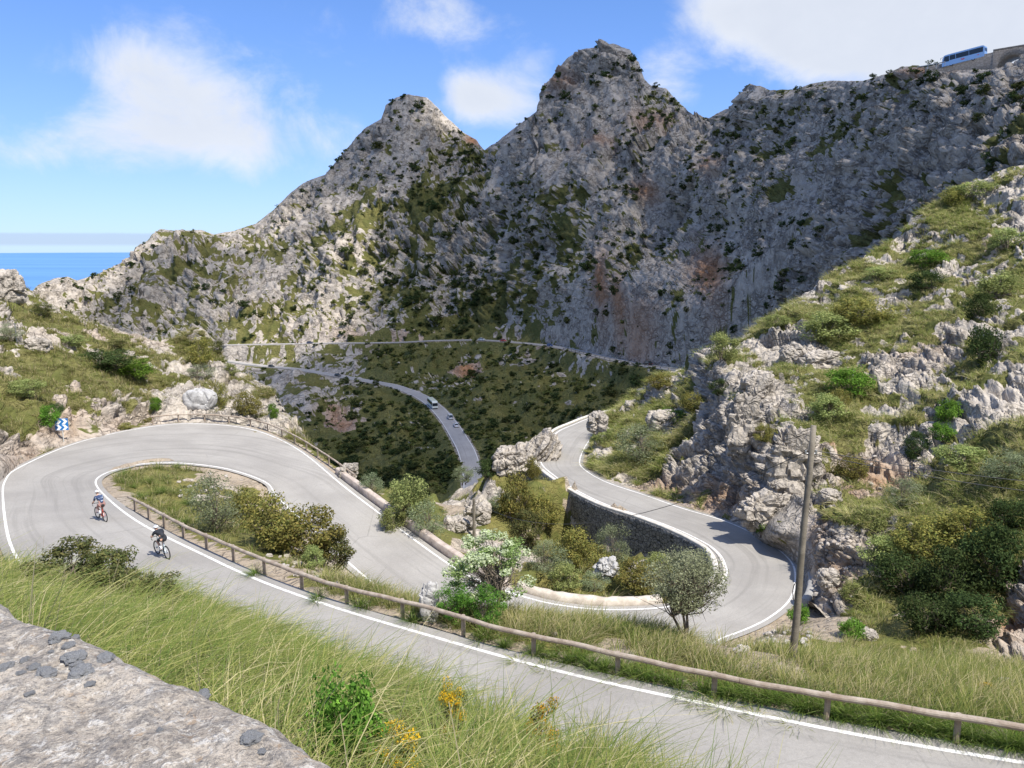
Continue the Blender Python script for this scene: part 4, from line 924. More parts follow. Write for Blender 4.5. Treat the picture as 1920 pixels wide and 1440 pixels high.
# ------------------------------------------------------------------ rocks
def rock_mesh(name, seed, mat, scale=(1, 1, 1), cell=.45, amp=.16, sub=5, strat=1., blocky=True, wedge=False, size=(1, 1, 1)):
    bm = bmesh.new(); bmesh.ops.create_icosphere(bm, subdivisions=sub, radius=.5)
    V = np.array([v.co[:] for v in bm.verts]); n = unit(V)
    V = np.sign(V)*np.abs(V*2)**.72*.5; V = V*(.5/np.abs(V).max()) if blocky else n*.5; sc = np.array(scale)
    q = V*sc+seed*3.1
    f, g_ = facet(q*np.array([1, 1, strat])/cell/max(scale), seed, 1.); f2_, g2_ = facet(q*np.array([1, 1, strat])/cell*2.6/max(scale), seed+9, 1.)
    V = V*(1+(fbm(q*1.6/max(scale), 3, seed)-.5)[:, None]*.5)+n*(f*amp*.45-(1-g_)*amp*.25+f2_*amp*.16-(1-g2_)*amp*.1)[:, None]
    if wedge:
        ac_ = (V[:, 0]*.6-V[:, 2]*.8); al_ = V[:, 0]*.8+V[:, 2]*.6
        f3, g3 = facet(np.stack([ac_*7, V[:, 1]*3, al_*1.3], 1)+(fbm(V*3, 3, 5)[:, None]-.5)*.6, 77, .8); V = V+n*(f3*.07-(1-g3)*.09)[:, None]
        V[:, 2] = (V[:, 2]+.5)*(.5+.62*np.clip(V[:, 0]+.5, 0, 1))-.5
    V[:, 2] += .42
    V = V*np.array(size)
    for v, c in zip(bm.verts, V): v.co = c
    me = bpy.data.meshes.new(name); bm.to_mesh(me); bm.free(); me.materials.append(mat); return me
def rock(px, py, w, hgt, seed, label, mat=None, name='boulder', layers=(0, 1, 2), depth=.9, group=None, sink=.12, **kw):
    p = hit(px, py, layers); s = zdepth(p)/F; W, Hh = w*s, hgt*s
    o = link(name, rock_mesh(name, seed, mat or M_HILL, (W, W*depth, Hh), size=(W, W*depth, Hh), **kw), None, label=label, category='rock', group=group)
    o.location = (p[0], p[1]+W*depth*.3, p[2]-sink*Hh); return o
rock(806, 1165, 40, 92, 1, 'upright grey standing rock on the verge between the two road legs', M_ROCKG, 'standing_rock', (0,), .7, cell=.3, amp=.3)
rock(1140, 1086, 50, 42, 2, 'single white boulder among the gully shrubs', M_ROCKG, layers=(0,), cell=.3, amp=.36, blocky=False)
rock(1003, 897, 108, 112, 3, 'pale fissured outcrop on the outside of the third road bend', name='rock_outcrop', layers=(0,), depth=1.1, cell=.3, amp=.16, sink=.12, blocky=False, wedge=True)
rock(958, 888, 70, 60, 13, 'low pale rock at the foot of the fissured outcrop', name='rock_outcrop', layers=(0,), cell=.35, amp=.3)
rock(862, 1000, 60, 34, 4, 'pale rock in the gully left of the blossom tree', layers=(0,), amp=.3)
rock(890, 985, 56, 48, 14, 'pale rock behind the thin pole in the gully', layers=(0,), amp=.3)
rock(1090, 1000, 44, 40, 5, 'pale rock under the dark retaining wall', layers=(0,), amp=.3)
rock(652, 897, 36, 34, 15, 'pale rock behind the start of the low wall', layers=(0, 2), amp=.3)
rock(1488, 925, 92, 165, 6, 'tall pale rock buttress behind the top of the wooden pole', name='rock_buttress', layers=(1,), depth=.5, cell=.2, amp=.36, strat=1.8)
rock(1398, 850, 74, 140, 7, 'pale upright rock buttress left of the tall one', name='rock_buttress', layers=(1,), depth=.5, cell=.2, amp=.36, strat=1.4)
rock(1422, 745, 56, 62, 8, 'grey block perched above the left buttress', name='rock_buttress', layers=(1,), depth=.8, cell=.5, amp=.24)
rock(1440, 975, 105, 72, 9, 'broad white rock at the cliff foot above the road bend', name='rock_buttress', layers=(1,), depth=.45, cell=.22, amp=.34, sink=.25)
rock(1542, 690, 84, 50, 10, 'flat-topped grey slab on the rocky hillside', layers=(1,), depth=.6, cell=.35, amp=.28, strat=2., sink=.3)
rock(1490, 680, 50, 44, 20, 'pale block left of the grey slab', layers=(1,), amp=.25)
rock(1250, 810, 66, 50, 16, 'pale slab on the grassy left shoulder', layers=(1,), amp=.25)
rock(1186, 772, 30, 24, 17, 'small white rock near the tip of the shoulder', layers=(1,), amp=.25)
rock(1120, 806, 40, 40, 18, 'grey rock at the inner edge of the third road leg', layers=(1,), amp=.25)
rock(1748, 818, 34, 30, 19, 'white boulder on the hillside right of the pole', layers=(1,), amp=.2)
rock(1560, 940, 40, 26, 21, 'small boulder on the scree right of the pole', layers=(1,), amp=.25)
rock(1555, 1100, 44, 36, 22, 'grey boulder beside the concrete culvert head', layers=(1, 0), amp=.25)
rock(1630, 1200, 40, 20, 23, 'low pale stone in the grass right of the pole', layers=(0,), amp=.25)
rock(1895, 1290, 34, 14, 24, 'white stone in the grass at the right edge', layers=(0,), amp=.25)
rock(372, 768, 62, 48, 25, 'smooth grey boulder on the left rock face', M_ROCKG, layers=(2,), depth=.6, cell=.8, amp=.15)
rock(66, 660, 46, 32, 26, 'pale boulder jutting from the left grassy slope', layers=(2,), amp=.25)
rock(8, 560, 60, 70, 27, 'pale summit rock at the left edge', layers=(2,), amp=.25)
rock(1040, 1195, 14, 10, 28, 'small grey stone behind the log rail', layers=(0,), amp=.25)
# loose stones on the gravel and the verges
sm_ = [rock_mesh('stone', 60+i, M_ROCKP, amp=.3, sub=3) for i in range(4)]
zones = [(1380, 1520, 1185, 1225, 60), (1520, 1600, 990, 1130, 50), (330, 430, 890, 940, 34), (470, 640, 1040, 1100, 44), (700, 860, 1170, 1215, 16), (1320, 1500, 1290, 1345, 12), (1610, 1740, 840, 960, 24)]
for x0, x1, y0, y1, n in zones:
    for _ in range(n):
        p = hit(random.uniform(x0, x1), random.uniform(y0, y1), (0, 1)); e_, _z = roaddist(p[None, :2])
        if e_[0] < .9: continue
        o = link('stone', sm_[random.randrange(4)], None, label='small loose pale stone on gravel', category='stone', group='loose stones beside the road')
        s_ = random.uniform(.1, .34); o.location = p; o.scale = (s_*1.3, s_, s_*.7); o.rotation_euler = (0, 0, random.uniform(0, 6))

# ------------------------------------------------------------------ walls and kerbs along the road
def stn(k): return int(round((nN+k)*8))
def dense(Pl, step):
    s = np.concatenate([[0], np.cumsum(np.linalg.norm(np.diff(Pl, axis=0), axis=1))]); u = np.arange(0, s[-1], step)
    return np.stack([np.interp(u, s, Pl[:, i]) for i in range(3)], 1)
def wall_along(name, Pl, prof, mat, parent=None, step=.3, jit=.03, seed=1, **pr):
    "sweeps a profile [(outward, up)...] along a polyline; outward is to the right of travel"
    Pl = dense(Pl, step); t = unit(np.gradient(Pl[:, :2], axis=0)); n = np.stack([t[:, 1], -t[:, 0]], 1)
    prof = np.array(prof, float); k = len(prof); V = np.zeros((len(Pl), k, 3))
    V[:, :, :2] = Pl[:, None, :2]+n[:, None]*prof[None, :, 0:1]; V[:, :, 2] = Pl[:, None, 2]+prof[None, :, 1]
    V = V.reshape(-1, 3); V += np.stack([fbm(V/.55, 3, seed+i)-.5 for i in range(3)], 1)*2*jit
    a = np.arange(len(Pl)-1)[:, None]*k; j = np.arange(k-1)[None]
    Q = np.stack([a+j, a+j+1, a+k+j+1, a+k+j], -1).reshape(-1, 4)
    f = lambda o: [(o+i, o+k-1-i, o+k-2-i, o+i+1) for i in range(k//2-1)] if k > 3 else []
    e = np.array(f(0)+[q[::-1] for q in f((len(Pl)-1)*k)])
    me = np_mesh(name, V, np.concatenate([Q, e]), [mat]); 
    return link(name, me, parent, **pr)
M_COPE2 = material('rubble_cope', _conc((.40, .345, .28), (.56, .50, .42)))
def outw(i0, i1, o): return SB[i0:i1]+LAT[i0:i1]*o
def box_prof(w, top, bot, r=.05, n=4):
    ys = list(np.linspace(bot, top-r, n)); return [(-w/2, y) for y in ys]+[(-w/2+r, top), (0, top+.015), (w/2-r, top)]+[(w/2, y) for y in ys[::-1]]
wall_along('low_stone_wall', outw(stn(8.7), stn(13.4), .75), box_prof(.5, .55, -1.4), M_COPE, seed=4, jit=.04, label='low weathered stone wall with pinkish top along the outside of the middle road leg', category='wall')
wall_along('rubble_kerb', outw(stn(13.5), stn(17.5), .8), box_prof(.62, .40, -.8, .14), M_COPE2, seed=6, jit=.13, label='low pale rubble kerb along the road above the gully', category='wall')
t = thing('retaining_wall', 'dark dry-stone retaining wall with pale concrete coping under the third road leg', 'wall')
wall_along('wall_face', outw(stn(19.6), stn(32.2), .82), box_prof(.5, .02, -5.6, .02, 14), M_DRY, t, seed=8, jit=.06)
wall_along('coping', outw(stn(19.3), stn(36)-2, .75), box_prof(.46, .26, .0, .05), M_CONC, t, seed=9, jit=.025)
wall_along('gutter_kerb', outw(stn(19.6), stn(24.2), .12), box_prof(.16, .07, -.1, .03, 2), M_CONC, seed=10, jit=.01, label='narrow pale gutter kerb on the inside of the lower hairpin', category='kerb')
# concrete culvert head behind the pole
wall_along('culvert_head', (SA-LAT*1.05)[stn(20.7):stn(22.6)][::-1], box_prof(.55, .55, -1.6, .08, 6), M_GREYWALL, seed=17, jit=.07, label='low block of grey concrete at the culvert behind the wooden pole', category='culvert')
# far walls
def poly_cut(Pl, x0, x1):
    px, py, _ = proj(Pl); m = (px >= x0) & (px <= x1); return Pl[m]
wall_along('valley_retaining_wall', side(poly_cut(LOs, 330, 500), 3.5), box_prof(.8, .6, -12, .1, 6), M_GREYWALL, step=2., jit=.1, seed=12, label='high grey retaining wall under the lower valley road', category='wall')
wall_along('stone_embankment', side(poly_cut(UPs, 1215, 1300), 3.7), box_prof(.8, .1, -8, .1, 5), M_GREYWALL, step=2., jit=.1, seed=13, label='short grey masonry embankment under the right end of the upper valley road', category='wall')
t = thing('road_railing', 'dark rail on posts along the right end of the upper valley road', 'railing')
rp = dense(side(poly_cut(UPs, 1065, 1300), 3.35), 6.)
for q in rp: MB().box((0, 0, .35), (.28, .28, 1.3), bev=.03).build('post', M_POLE, t).location = q
MB().tube([q+np.array([0, 0, .85]) for q in rp], .11, 6).build('rail', M_POLE, t)

# ------------------------------------------------------------------ log guardrails
def log_rail(label, top, post_every, rad, ph, ground, seg_len):
    "top: dense 3-D line of the log's axis"
    t = thing('log_guardrail', label, 'guardrail', tuple(top[0])); off_ = -np.array(top[0])
    s = np.concatenate([[0], np.cumsum(np.linalg.norm(np.diff(top, axis=0), axis=1))])
    def at(u): return np.array([np.interp(u, s, top[:, i]) for i in range(3)])
    u = 0
    while u < s[-1]-.6:
        v = min(u+seg_len, s[-1]); q = [at(x)+np.array([0, 0, .012*math.sin(x*3)])+off_ for x in np.linspace(u, v-.012, 9)]
        r0 = rad*random.uniform(.93, 1.07); MB().tube(q, [r0*(1+.03*math.sin(i*2.1)) for i in range(9)], 12).build('log', M_LOG, t, sm=False); u = v
    u = .15
    while u < s[-1]:
        p = at(u)+np.array([0, .10, 0]); g = ground(p[0], p[1]); hgt = p[2]-g+rad*.5
        MB().tube([(0, 0, -.35), (0, 0, hgt-.05), (0, 0, hgt)], [rad*.95, rad*.95, rad*.85], 10).build('post', M_LOG, t).location = np.array([p[0], p[1], g])+off_
        u += post_every
    return t
rail_px = [(240, 931), (262, 942), (300, 962), (356, 991), (412, 1015), (484, 1045), (562, 1075), (640, 1100), (807, 1140), (907, 1170), (973, 1187), (1073, 1207), (1140, 1223), (1280, 1254), (1447, 1287), (1613, 1314), (1780, 1342), (1920, 1364), (2100, 1392)]
# the log runs about a metre outside the edge line
ra = SA-LAT*1.25; rq = []
npj = proj(ra[:96]+np.array([0, 0, .72]))
for px, py in rail_px:
    Zs = [ra[i, 2]+.72 for i in range(96)]; best = None
    for i in range(96):
        q = at_z(px, py, Zs[i]); dq = np.hypot(*(q[:2]-ra[i, :2]))
        if best is None or dq < best[0]: best = (dq, q)
    rq.append(best[1])
rq = np.array(rq)[::-1]
log_rail('long weathered log guardrail on posts beside the nearest road', resample(rq, 10), 2.9, .08, .7, near_z, 4.1)
o_ = outw(stn(4.5), stn(9.2), 1.0)+np.array([0, 0, .78])
log_rail('thin curved log guardrail round the outside of the upper hairpin', dense(o_, .5), 2.6, .075, .7, lambda x, y: float(near_z(x, y)), 3.6)

# ------------------------------------------------------------------ stone parapet in the foreground
P0, P1 = at_z(0, 1117, -1.0), at_z(620, 1442, -1.0); ed = unit((P1-P0)[:2]); en = np.array([ed[1], -ed[0]]); en = en if en@(-P0[:2]) > 0 else -en
us = np.arange(-3.2, 3.4, .014); vs_ = np.concatenate([np.linspace(-.02, -.02, 1), np.linspace(0, .08, 12), np.linspace(.09, 1.0, 66)])
UU, VV = np.meshgrid(us, vs_, indexing='ij'); wob = (fbm(np.stack([us*2.6, us*0, us*0+3], 1), 5, 401)-.5)*.11
q3 = np.stack([UU.ravel(), VV.ravel(), 0*UU.ravel()], 1)
vv = VV-wob[:, None]*np.exp(-VV/.2)
rnd = -.045*np.clip(1-VV/.075, 0, 1)**2
hz = rnd.ravel()+(fbm(q3*3., 4, 403)-.5)*.05+(fbm(q3*14., 4, 407)-.5)*.022+(fbm(q3*55., 3, 409)-.5)*.009
pf, pg = facet(q3*7.+(fbm(q3*5, 3, 411)[:, None]-.5)*1.2, 413); hz += pf*.004-(1-pg)*.005*(fbm(q3*4, 3, 415) > .52)
V = np.zeros(UU.shape+(3,)); mid0 = P0[:2]+ed*1.0-en*.03
V[..., :2] = mid0+ed*UU[..., None]+en*vv[..., None]; V[..., 2] = -1.0+hz.reshape(UU.shape)
V[:, 0, 2] = -2.9
def _lichen(h):
    co = obj_co(h); a = h.noise(co, 4., 6, .65, .6); b = h.noise(co, 17., 6, .7, .3); c_ = h.noise(co, 60., 5, .7); d_ = h.noise(co, 9., 5, .6, 1.)
    e_ = h.noise(co, 130., 4, .7); g_ = h.noise(co, 32., 6, .75, .8)
    c = h.ramp(a, [(.30, (.26, .225, .19)), (.45, (.40, .345, .28)), (.6, (.50, .435, .355))])
    c = h.mix(h.m('MULTIPLY', h.step(b, .47, .58), .6), c, (.21, .20, .19))
    c = h.mix(h.m('MULTIPLY', h.step(h.m('ADD', g_, h.m('MULTIPLY', d_, .5)), .80, .86), .8), c, (.60, .57, .52))
    c = h.mix(h.m('MULTIPLY', h.step(g_, .48, .38), .5), c, (.115, .105, .098))
    c = h.mix(h.m('MULTIPLY', h.step(c_, .54, .62), .6), c, (.56, .51, .43))
    c = h.mix(h.m('MULTIPLY', h.step(c_, .45, .37), .5), c, (.10, .095, .09))
    c = h.mix(h.m('MULTIPLY', h.step(e_, .5, .36), .5), c, (.09, .085, .08))
    c = h.mix(h.m('MULTIPLY', h.step(h.noise(co, 11., 5, .65, .5), .60, .66), .45), c, (.44, .29, .16))
    return bsdf(h, c, .95, (h.m('ADD', h.m('ADD', c_, b), g_), 1., .012))
M_LICH = material('lichened_stone', _lichen)
link('stone_parapet', np_mesh('stone_parapet', V.reshape(-1, 3), grid_quads(len(us), len(vs_)), [M_LICH]), None, label='rough lichen-spotted stone parapet across the lower left corner', category='wall')
PB = bvh(V.reshape(-1, 3), grid_quads(len(us), len(vs_)))
M_MOSS = rockmat('grey_moss', (.12, .12, .12), (.36, .365, .37), 14)
for k, (px, py, w) in enumerate([(28, 1133, 26), (69, 1139, 22), (112, 1170, 34), (112, 1195, 40), (142, 1196, 20), (129, 1210, 26), (96, 1223, 14), (138, 1235, 46), (144, 1248, 26), (197, 1235, 36), (229, 1237, 26), (47, 1238, 22), (64, 1252, 24), (9, 1251, 30), (154, 1263, 52), (169, 1283, 20), (382, 1304, 30), (470, 1386, 44), (491, 1411, 22), (88, 1262, 40), (55, 1302, 18), (300, 1370, 16), (40, 1262, 18)]):
    l, n_, _, ds = PB.ray_cast(Vector((0, 0, 0)), Vector(ray(px, py)).normalized())
    if l is None: continue
    W = w*zdepth(l)/F
    where = 'at the wall edge' if k in (0, 1, 2, 16) else ('alone near the lower end of the wall' if k in (17, 18) else 'in the dark cluster on the wall top')
    bm = bmesh.new(); bmesh.ops.create_icosphere(bm, subdivisions=5, radius=.5); Vm = np.array([v.co[:] for v in bm.verts]); w1_, _w2, _i = worley(Vm*3.1+k*2.7, 900+k)
    Vm = Vm*(1+(fbm(Vm*1.8+k, 3, 700+k)-.5)*.9+(.55-w1_)*.42+(fbm(Vm*22, 2, 5)-.5)*.10)[:, None]; Vm[:, 2] = np.maximum(Vm[:, 2], -.2)
    for v, c_ in zip(bm.verts, Vm): v.co = c_
    mm = bpy.data.meshes.new('moss_cushion'); bm.to_mesh(mm); bm.free(); mm.materials.append(M_MOSS)
    o = link('moss_cushion', mm, None, label='dark grey moss cushion '+where, category='moss', group='moss cushions on the parapet'+(' edge' if k in (0, 1, 2, 16) else ' end' if k in (17, 18) else ' top'))
    o.location = l+Vector((0, 0, W*.02)); o.scale = (W*.95, W*.8, W*.5); o.rotation_euler = (0, 0, k*1.3)

# ------------------------------------------------------------------ pole, wires, sign, fence posts
pb = hit(1486, 1234, (0,)); pt = at_Y(1525, 798, pb[1]+.35); L_ = pt-pb
t = thing('utility_pole', 'tall leaning weathered wooden utility pole standing in the grass beside the lower hairpin', 'pole', tuple(pb))
MB().tube([L_*u+np.array([.02*math.sin(u*9), 0, 0]) for u in (-.06, 0, .2, .4, .6, .8, 1)], [.135, .13, .122, .113, .104, .097, .09], 14).build('pole', M_POLE, t, sm=True)
M_STEEL = plain('galvanised_steel', (.42, .43, .44), .45, .1, 8, .8); M_BLACK = plain('black_rubber', (.025, .025, .027), .7, .2)
mb = MB()
mb.tube([L_*.885+np.array([-.16, 0, 0]), L_*.885+np.array([.17, 0, 0])], .02, 6); mb.box(L_*.885+np.array([-.17, 0, .05]), (.05, .05, .12), bev=.01).box(L_*.885+np.array([.17, 0, .05]), (.05, .05, .12), bev=.01); mb.build('bracket', M_STEEL, t)
MB().tube([L_*.30+np.array([-.13-.10*math.sin(a), -.10, .42*math.cos(a)*.8]) for a in np.linspace(0, 3.14, 12)], .016, 6).build('cable_loop', M_BLACK, t)
M_WIRE = plain('wire', (.05, .05, .05), .5, .1)
def wire(a, b, sag, label, r=.014):
    q = [a*(1-u)+b*u-np.array([0, 0, sag*4*u*(1-u)]) for u in np.linspace(0, 1, 26)]; MB().tube(q, r, 5).build('overhead_wire', M_WIRE, sm=True, label=label, category='wire')
p2 = hit(889, 1012, (0,)); s_ = zdepth(p2)/F; H2 = 80*s_
t2 = thing('utility_pole', 'thin distant wooden pole in the gully behind the blossom tree', 'pole', tuple(p2))
MB().tube([(0, 0, -.4), (0, 0, H2*.5), (0, 0, H2)], [.13, .12, .10], 8).build('pole', M_POLE, t2)
w0 = pb+L_*.885
wire(w0+np.array([-.1, 0, .08]), p2+np.array([0, 0, H2-.2]), 2.2, 'overhead wire running left from the tall pole across the road')
wire(w0+np.array([.1, 0, .10]), at_Y(2250, 918, 31), .35, 'upper overhead wire running right from the tall pole')
wire(w0+np.array([.1, 0, -.02]), at_Y(2250, 945, 29), .35, 'lower overhead wire running right from the tall pole')
# chevron sign
sp_ = hit(119, 829, (0, 2)); ss = zdepth(sp_)/F
t = thing('chevron_sign', 'blue road sign with white chevrons pointing right, on a post at the upper hairpin', 'sign', tuple(sp_), R(12))
M_BLUE = plain('sign_blue', (.012, .16, .46), .4, .08); M_WHITE = plain('sign_white', (.82, .84, .86), .4, .04)
pw = 22.5*ss; hp = 24*ss
mb = MB(); mb.tube([(.02, .05, -.4), (0, .05, hp+.6)], .045, 8); mb.build('post', plain('post_grey', (.5, .5, .47), .6), t)
pn = MB().box((0, 0, hp+pw*.45), (pw, .03, pw), bev=.012).build('panel', M_BLUE, t)
mb = MB(); u = pw/2; zc = hp+pw*.45
for x0 in (-.92, .02):
    for r0 in (-1., 0.):
        zz = [zc+u*r0, zc+u*(r0+.5), zc+u*(r0+1)]
        a, b, w_ = x0*u, (x0+.42)*u, .48*u
        mb.quad([(a, -.018, zz[0]+.02), (a+w_, -.018, zz[0]+.02), (b+w_, -.018, zz[1]), (b, -.018, zz[1])]); mb.quad([(b, -.018, zz[1]), (b+w_, -.018, zz[1]), (a+w_, -.018, zz[2]-.02), (a, -.018, zz[2]-.02)])
mb.build('chevrons', M_WHITE, pn)
for px, py, h_, lab in [(1530, 628, 36, 'upper thin steel post of the rockfall net on the right hillside'), (1598, 718, 24, 'lower thin steel post half hidden by the bright green bush'), (32, 645, 38, 'thin grey steel post on the far left slope')]:
    p = hit(px, py, (1, 2)); s_ = zdepth(p)/F; t = thing('steel_post', lab, 'post', tuple(p))
    MB().tube([(0, 0, -.3), (0, 0, h_*s_)], .055, 8).build('shaft', M_STEEL, t); MB().box((0, 0, h_*s_), (.16, .16, .05), bev=.01).build('cap', M_STEEL, t)

# ------------------------------------------------------------------ vehicles
M_GLASS = material('dark_glass', lambda h: bsdf(h, (.02, .025, .03), .08, spec=.6)); M_TYRE = M_BLACK; M_RIM = plain('alloy', (.45, .45, .46), .35, .1, 9, .7)
M_LAMP = material('lamp_glass', lambda h: bsdf(h, (.8, .8, .78), .15)); M_TAIL = material('tail_lamp', lambda h: bsdf(h, (.45, .02, .02), .2))
PAINT = {}
def paint(c):
    if c not in PAINT: PAINT[c] = material('car_paint', lambda h: bsdf(h, h.mix(h.noise(obj_co(h), 3, 4), c, tuple(x*.88 for x in c)), .28, spec=.5, **{'Coat Weight': .4}))
    return PAINT[c]
def wheel(t, x, y, r, w):
    k = MB().disc((0, 0, 0), r*.62, w*.8).build('wheel', M_RIM, t); k.location = (x, y, r)
    MB().torus((0, 0, 0), r*.80, r*.2, n=20, m=8).build('tyre', M_TYRE, k).scale = (1, w/(r*.4), 1)
def car(loc, yaw, col, label, van=False, Lc=4.3, Wc=1.78, Hc=1.48, pitch=0):
    t = thing('van' if van else 'car', label, 'van' if van else 'car', tuple(loc), yaw); t.rotation_euler = (0, -pitch, yaw)
    a = Lc/2; zt = Hc
    low = [(-a, .32), (-a-.02, .62), (-a+.08, .86), (-a*.55, .93), (a*.42, .93), (a*.92, .76), (a, .60), (a, .32), (a*.9, .22), (-a*.92, .22)]
    b = MB(); b.prism(low, -Wc/2, Wc/2, lambda x, z: 1-.05*abs(x/a)**3-.04*(z > .8)); bmesh.ops.bevel(b.bm, geom=list(b.bm.edges), offset=.05, segments=2, affect='EDGES'); body = b.build('body', paint(col), t, sm=False)
    f0, f1, r1, r0 = (a*.42, a*.12, -a*.62, -a*.86) if not van else (a*.60, a*.36, -a*.90, -a*.97)
    cab = [(r0, .90), (r1, zt-.05), (f1, zt-.05), (f0, .90)]
    MB().prism(cab, -Wc*.46, Wc*.46, lambda x, z: 1-.20*(z > 1.)).build('window', M_GLASS, t)
    rf = MB().prism([(r1-.02, zt-.07), (r1+.1, zt), (f1-.12, zt), (f1+.03, zt-.07)], -Wc*.385, Wc*.385); rf.build('roof', paint(col), t)
    pl_ = MB()
    for x0, x1 in ((r0, r1), (f0, f1), ((r0+f0)/2+.02, (r1+f1)/2)):
        for s_ in (-1, 1): pl_.tube([(x0, s_*Wc*.462, .9), (x1, s_*Wc*.375, zt-.05)], .04, 5)
    pl_.build('pillars', paint(col), t)
    for x in (-a*.62, a*.60):
        for y in (-Wc*.45, Wc*.45): wheel(t, x, y, .32, .22)
    for y in (-Wc*.36, Wc*.36):
        MB().box((a*.965, y, .66), (.12, .34, .13), bev=.02).build('headlight', M_LAMP, t); MB().box((-a*.995, y, .72), (.06, .28, .16), bev=.02).build('tail_light', M_TAIL, t)
    MB().box((a*.99, 0, .42), (.05, Wc*.6, .14), bev=.02).build('grille', M_BLACK, t)
    return t
def bus(loc, yaw, col, rcol, label, pitch=0, Lb=12., Wb=2.5, Hb=3.5, decal=False):
    t = thing('coach', label, 'bus', tuple(loc)); t.rotation_euler = (0, -pitch, yaw); a = Lb/2
    prof = [(-a, .35), (-a, Hb-.35), (-a+.2, Hb-.08), (-a+.5, Hb), (a-1.2, Hb), (a-.55, Hb-.12), (a-.22, Hb-.9), (a, 1.35), (a, .35)]
    b = MB().prism(prof, -Wb/2, Wb/2); bmesh.ops.bevel(b.bm, geom=list(b.bm.edges), offset=.07, segments=2, affect='EDGES'); b.build('body', paint(col), t)
    MB().box((-.35, 0, Hb+.02), (Lb-2.1, Wb-.35, .09), bev=.03).build('roof', paint(rcol), t)
    for s_ in (-1, 1):
        y = s_*(Wb/2+.004)
        for x0, x1 in ((-a+.35, -a*.30), (-a*.28, a*.32), (a*.345, a*.62)):
            b = MB(); b.prism([(x0, 1.75), (x0, Hb-.42), (x1, Hb-.42), (x1, 1.75)], y-.02, y+.02); b.build('window', M_GLASS, t)
        b = MB(); b.prism([(a*.645, 1.55), (a*.645, Hb-.42), (a-.78, Hb-.42), (a-.34, 1.55)], y-.02, y+.02); b.build('window', M_GLASS, t)
        MB().tube([(a-.3, s_*(Wb/2-.1), Hb-.5), (a+.25, s_*(Wb/2+.15), Hb-.62), (a+.25, s_*(Wb/2+.15), Hb-1.15)], .06, 6).build('mirror', M_BLACK, t)
        if decal:
            b = MB(); b.prism([(-.55, 1.05), (-.15, 1.5), (0, 1.2), (.3, 1.5), (.5, 1.05), (.1, .95)], y-.02, y+.02); b.build('red_emblem', plain('emblem_red', (.75, .12, .16), .5), t)
            b = MB(); b.prism([(-4.3, 1.12), (-4.0, 1.4), (-3.6, 1.12)], y-.02, y+.02); b.build('red_emblem', plain('emblem_red', (.75, .12, .16), .5), t)
    b = MB(); b.prism([(a-.235, Hb-.75), (a-.215, Hb-.75), (a-.0, 1.45), (a+.02, 1.45)], -Wb*.46, Wb*.46)
    bmesh.ops.translate(b.bm, verts=b.bm.verts, vec=(.03, 0, 0)); b.build('windscreen', M_GLASS, t)
    MB().box((-a-.01, 0, 2.4), (.04, Wb*.8, .9), bev=.02).build('rear_window', M_GLASS, t)
    for x in (-a*.48, a*.55):
        for y in (-Wb*.44, Wb*.44): wheel(t, x, y, .5, .3)
    for y in (-.85, .85):
        MB().box((a, y, .75), (.08, .5, .2), bev=.03).build('headlight', M_LAMP, t); MB().box((-a, y, .9), (.06, .3, .4), bev=.03).build('tail_light', M_TAIL, t)
    MB().box((a-.0, 0, .42), (.1, Wb*.9, .28), bev=.03).build('bumper', M_BLACK, t)
    return t
def on_road(Pl, px, py, lane):
    x, y, _ = proj(Pl); i = int(np.clip(np.argmin((x-px)**2+(y-py)**2), 1, len(Pl)-2)); tt = Pl[i+1]-Pl[i-1]; n = unit(np.array([tt[1], -tt[0], 0]))
    return Pl[i]+n*lane+np.array([0, 0, .02]), math.atan2(tt[1], tt[0]), math.atan2(tt[2], np.hypot(tt[0], tt[1]))
def drive(Pl, px, py, lane, fwd, fn, *a, **k):
    p, yaw, pit = on_road(Pl, px, py, lane*1.25); v_ = fn(p, yaw if fwd else yaw+math.pi, *a, pitch=pit if fwd else -pit, **k); v_.scale = (1.2,)*3; return v_
UPd, LOd = dense(UPs, 1.), dense(LOs, 1.)
drive(LOd, 816, 763, 1.2, True, bus, (.78, .80, .74), (.74, .78, .62), 'white and dark green coach coming down the lower valley road')
drive(LOd, 840, 783, -1.4, False, car, (.78, .79, .8), 'white van with dark rear windows, behind the coach on the lower road', van=True, Lc=4.9, Hc=2.0, Wc=1.95)
drive(LOd, 851, 798, -1.4, False, car, (.75, .77, .8), 'white hatchback following the white van on the lower road')
drive(LOd, 637, 706.5, 1.2, True, car, (.03, .035, .04), 'black car with pale bonnet lights on the bend of the lower road', Hc=1.65, Lc=4.6)
drive(LOd, 511, 687, 1.2, True, car, (.05, .055, .06), 'dark car above the high grey retaining wall')
drive(UPd, 583, 645, 1.2, True, car, (.04, .05, .10), 'dark blue car at the left of the upper valley road')
drive(UPd, 905, 638, 1., True, car, (.80, .82, .85), 'white car on the upper valley road')
drive(UPd, 946, 640, 1., True, car, (.45, .03, .03), 'red car following the white one on the upper valley road')
drive(UPd, 1034, 648.5, 1., True, car, (.06, .12, .32), 'blue car on the upper valley road where it begins to drop')
drive(UPd, 1211, 685, -1., False, car, (.02, .022, .028), 'black sport utility car near the right end of the upper valley road', Hc=1.75, Lc=4.7, Wc=1.9)

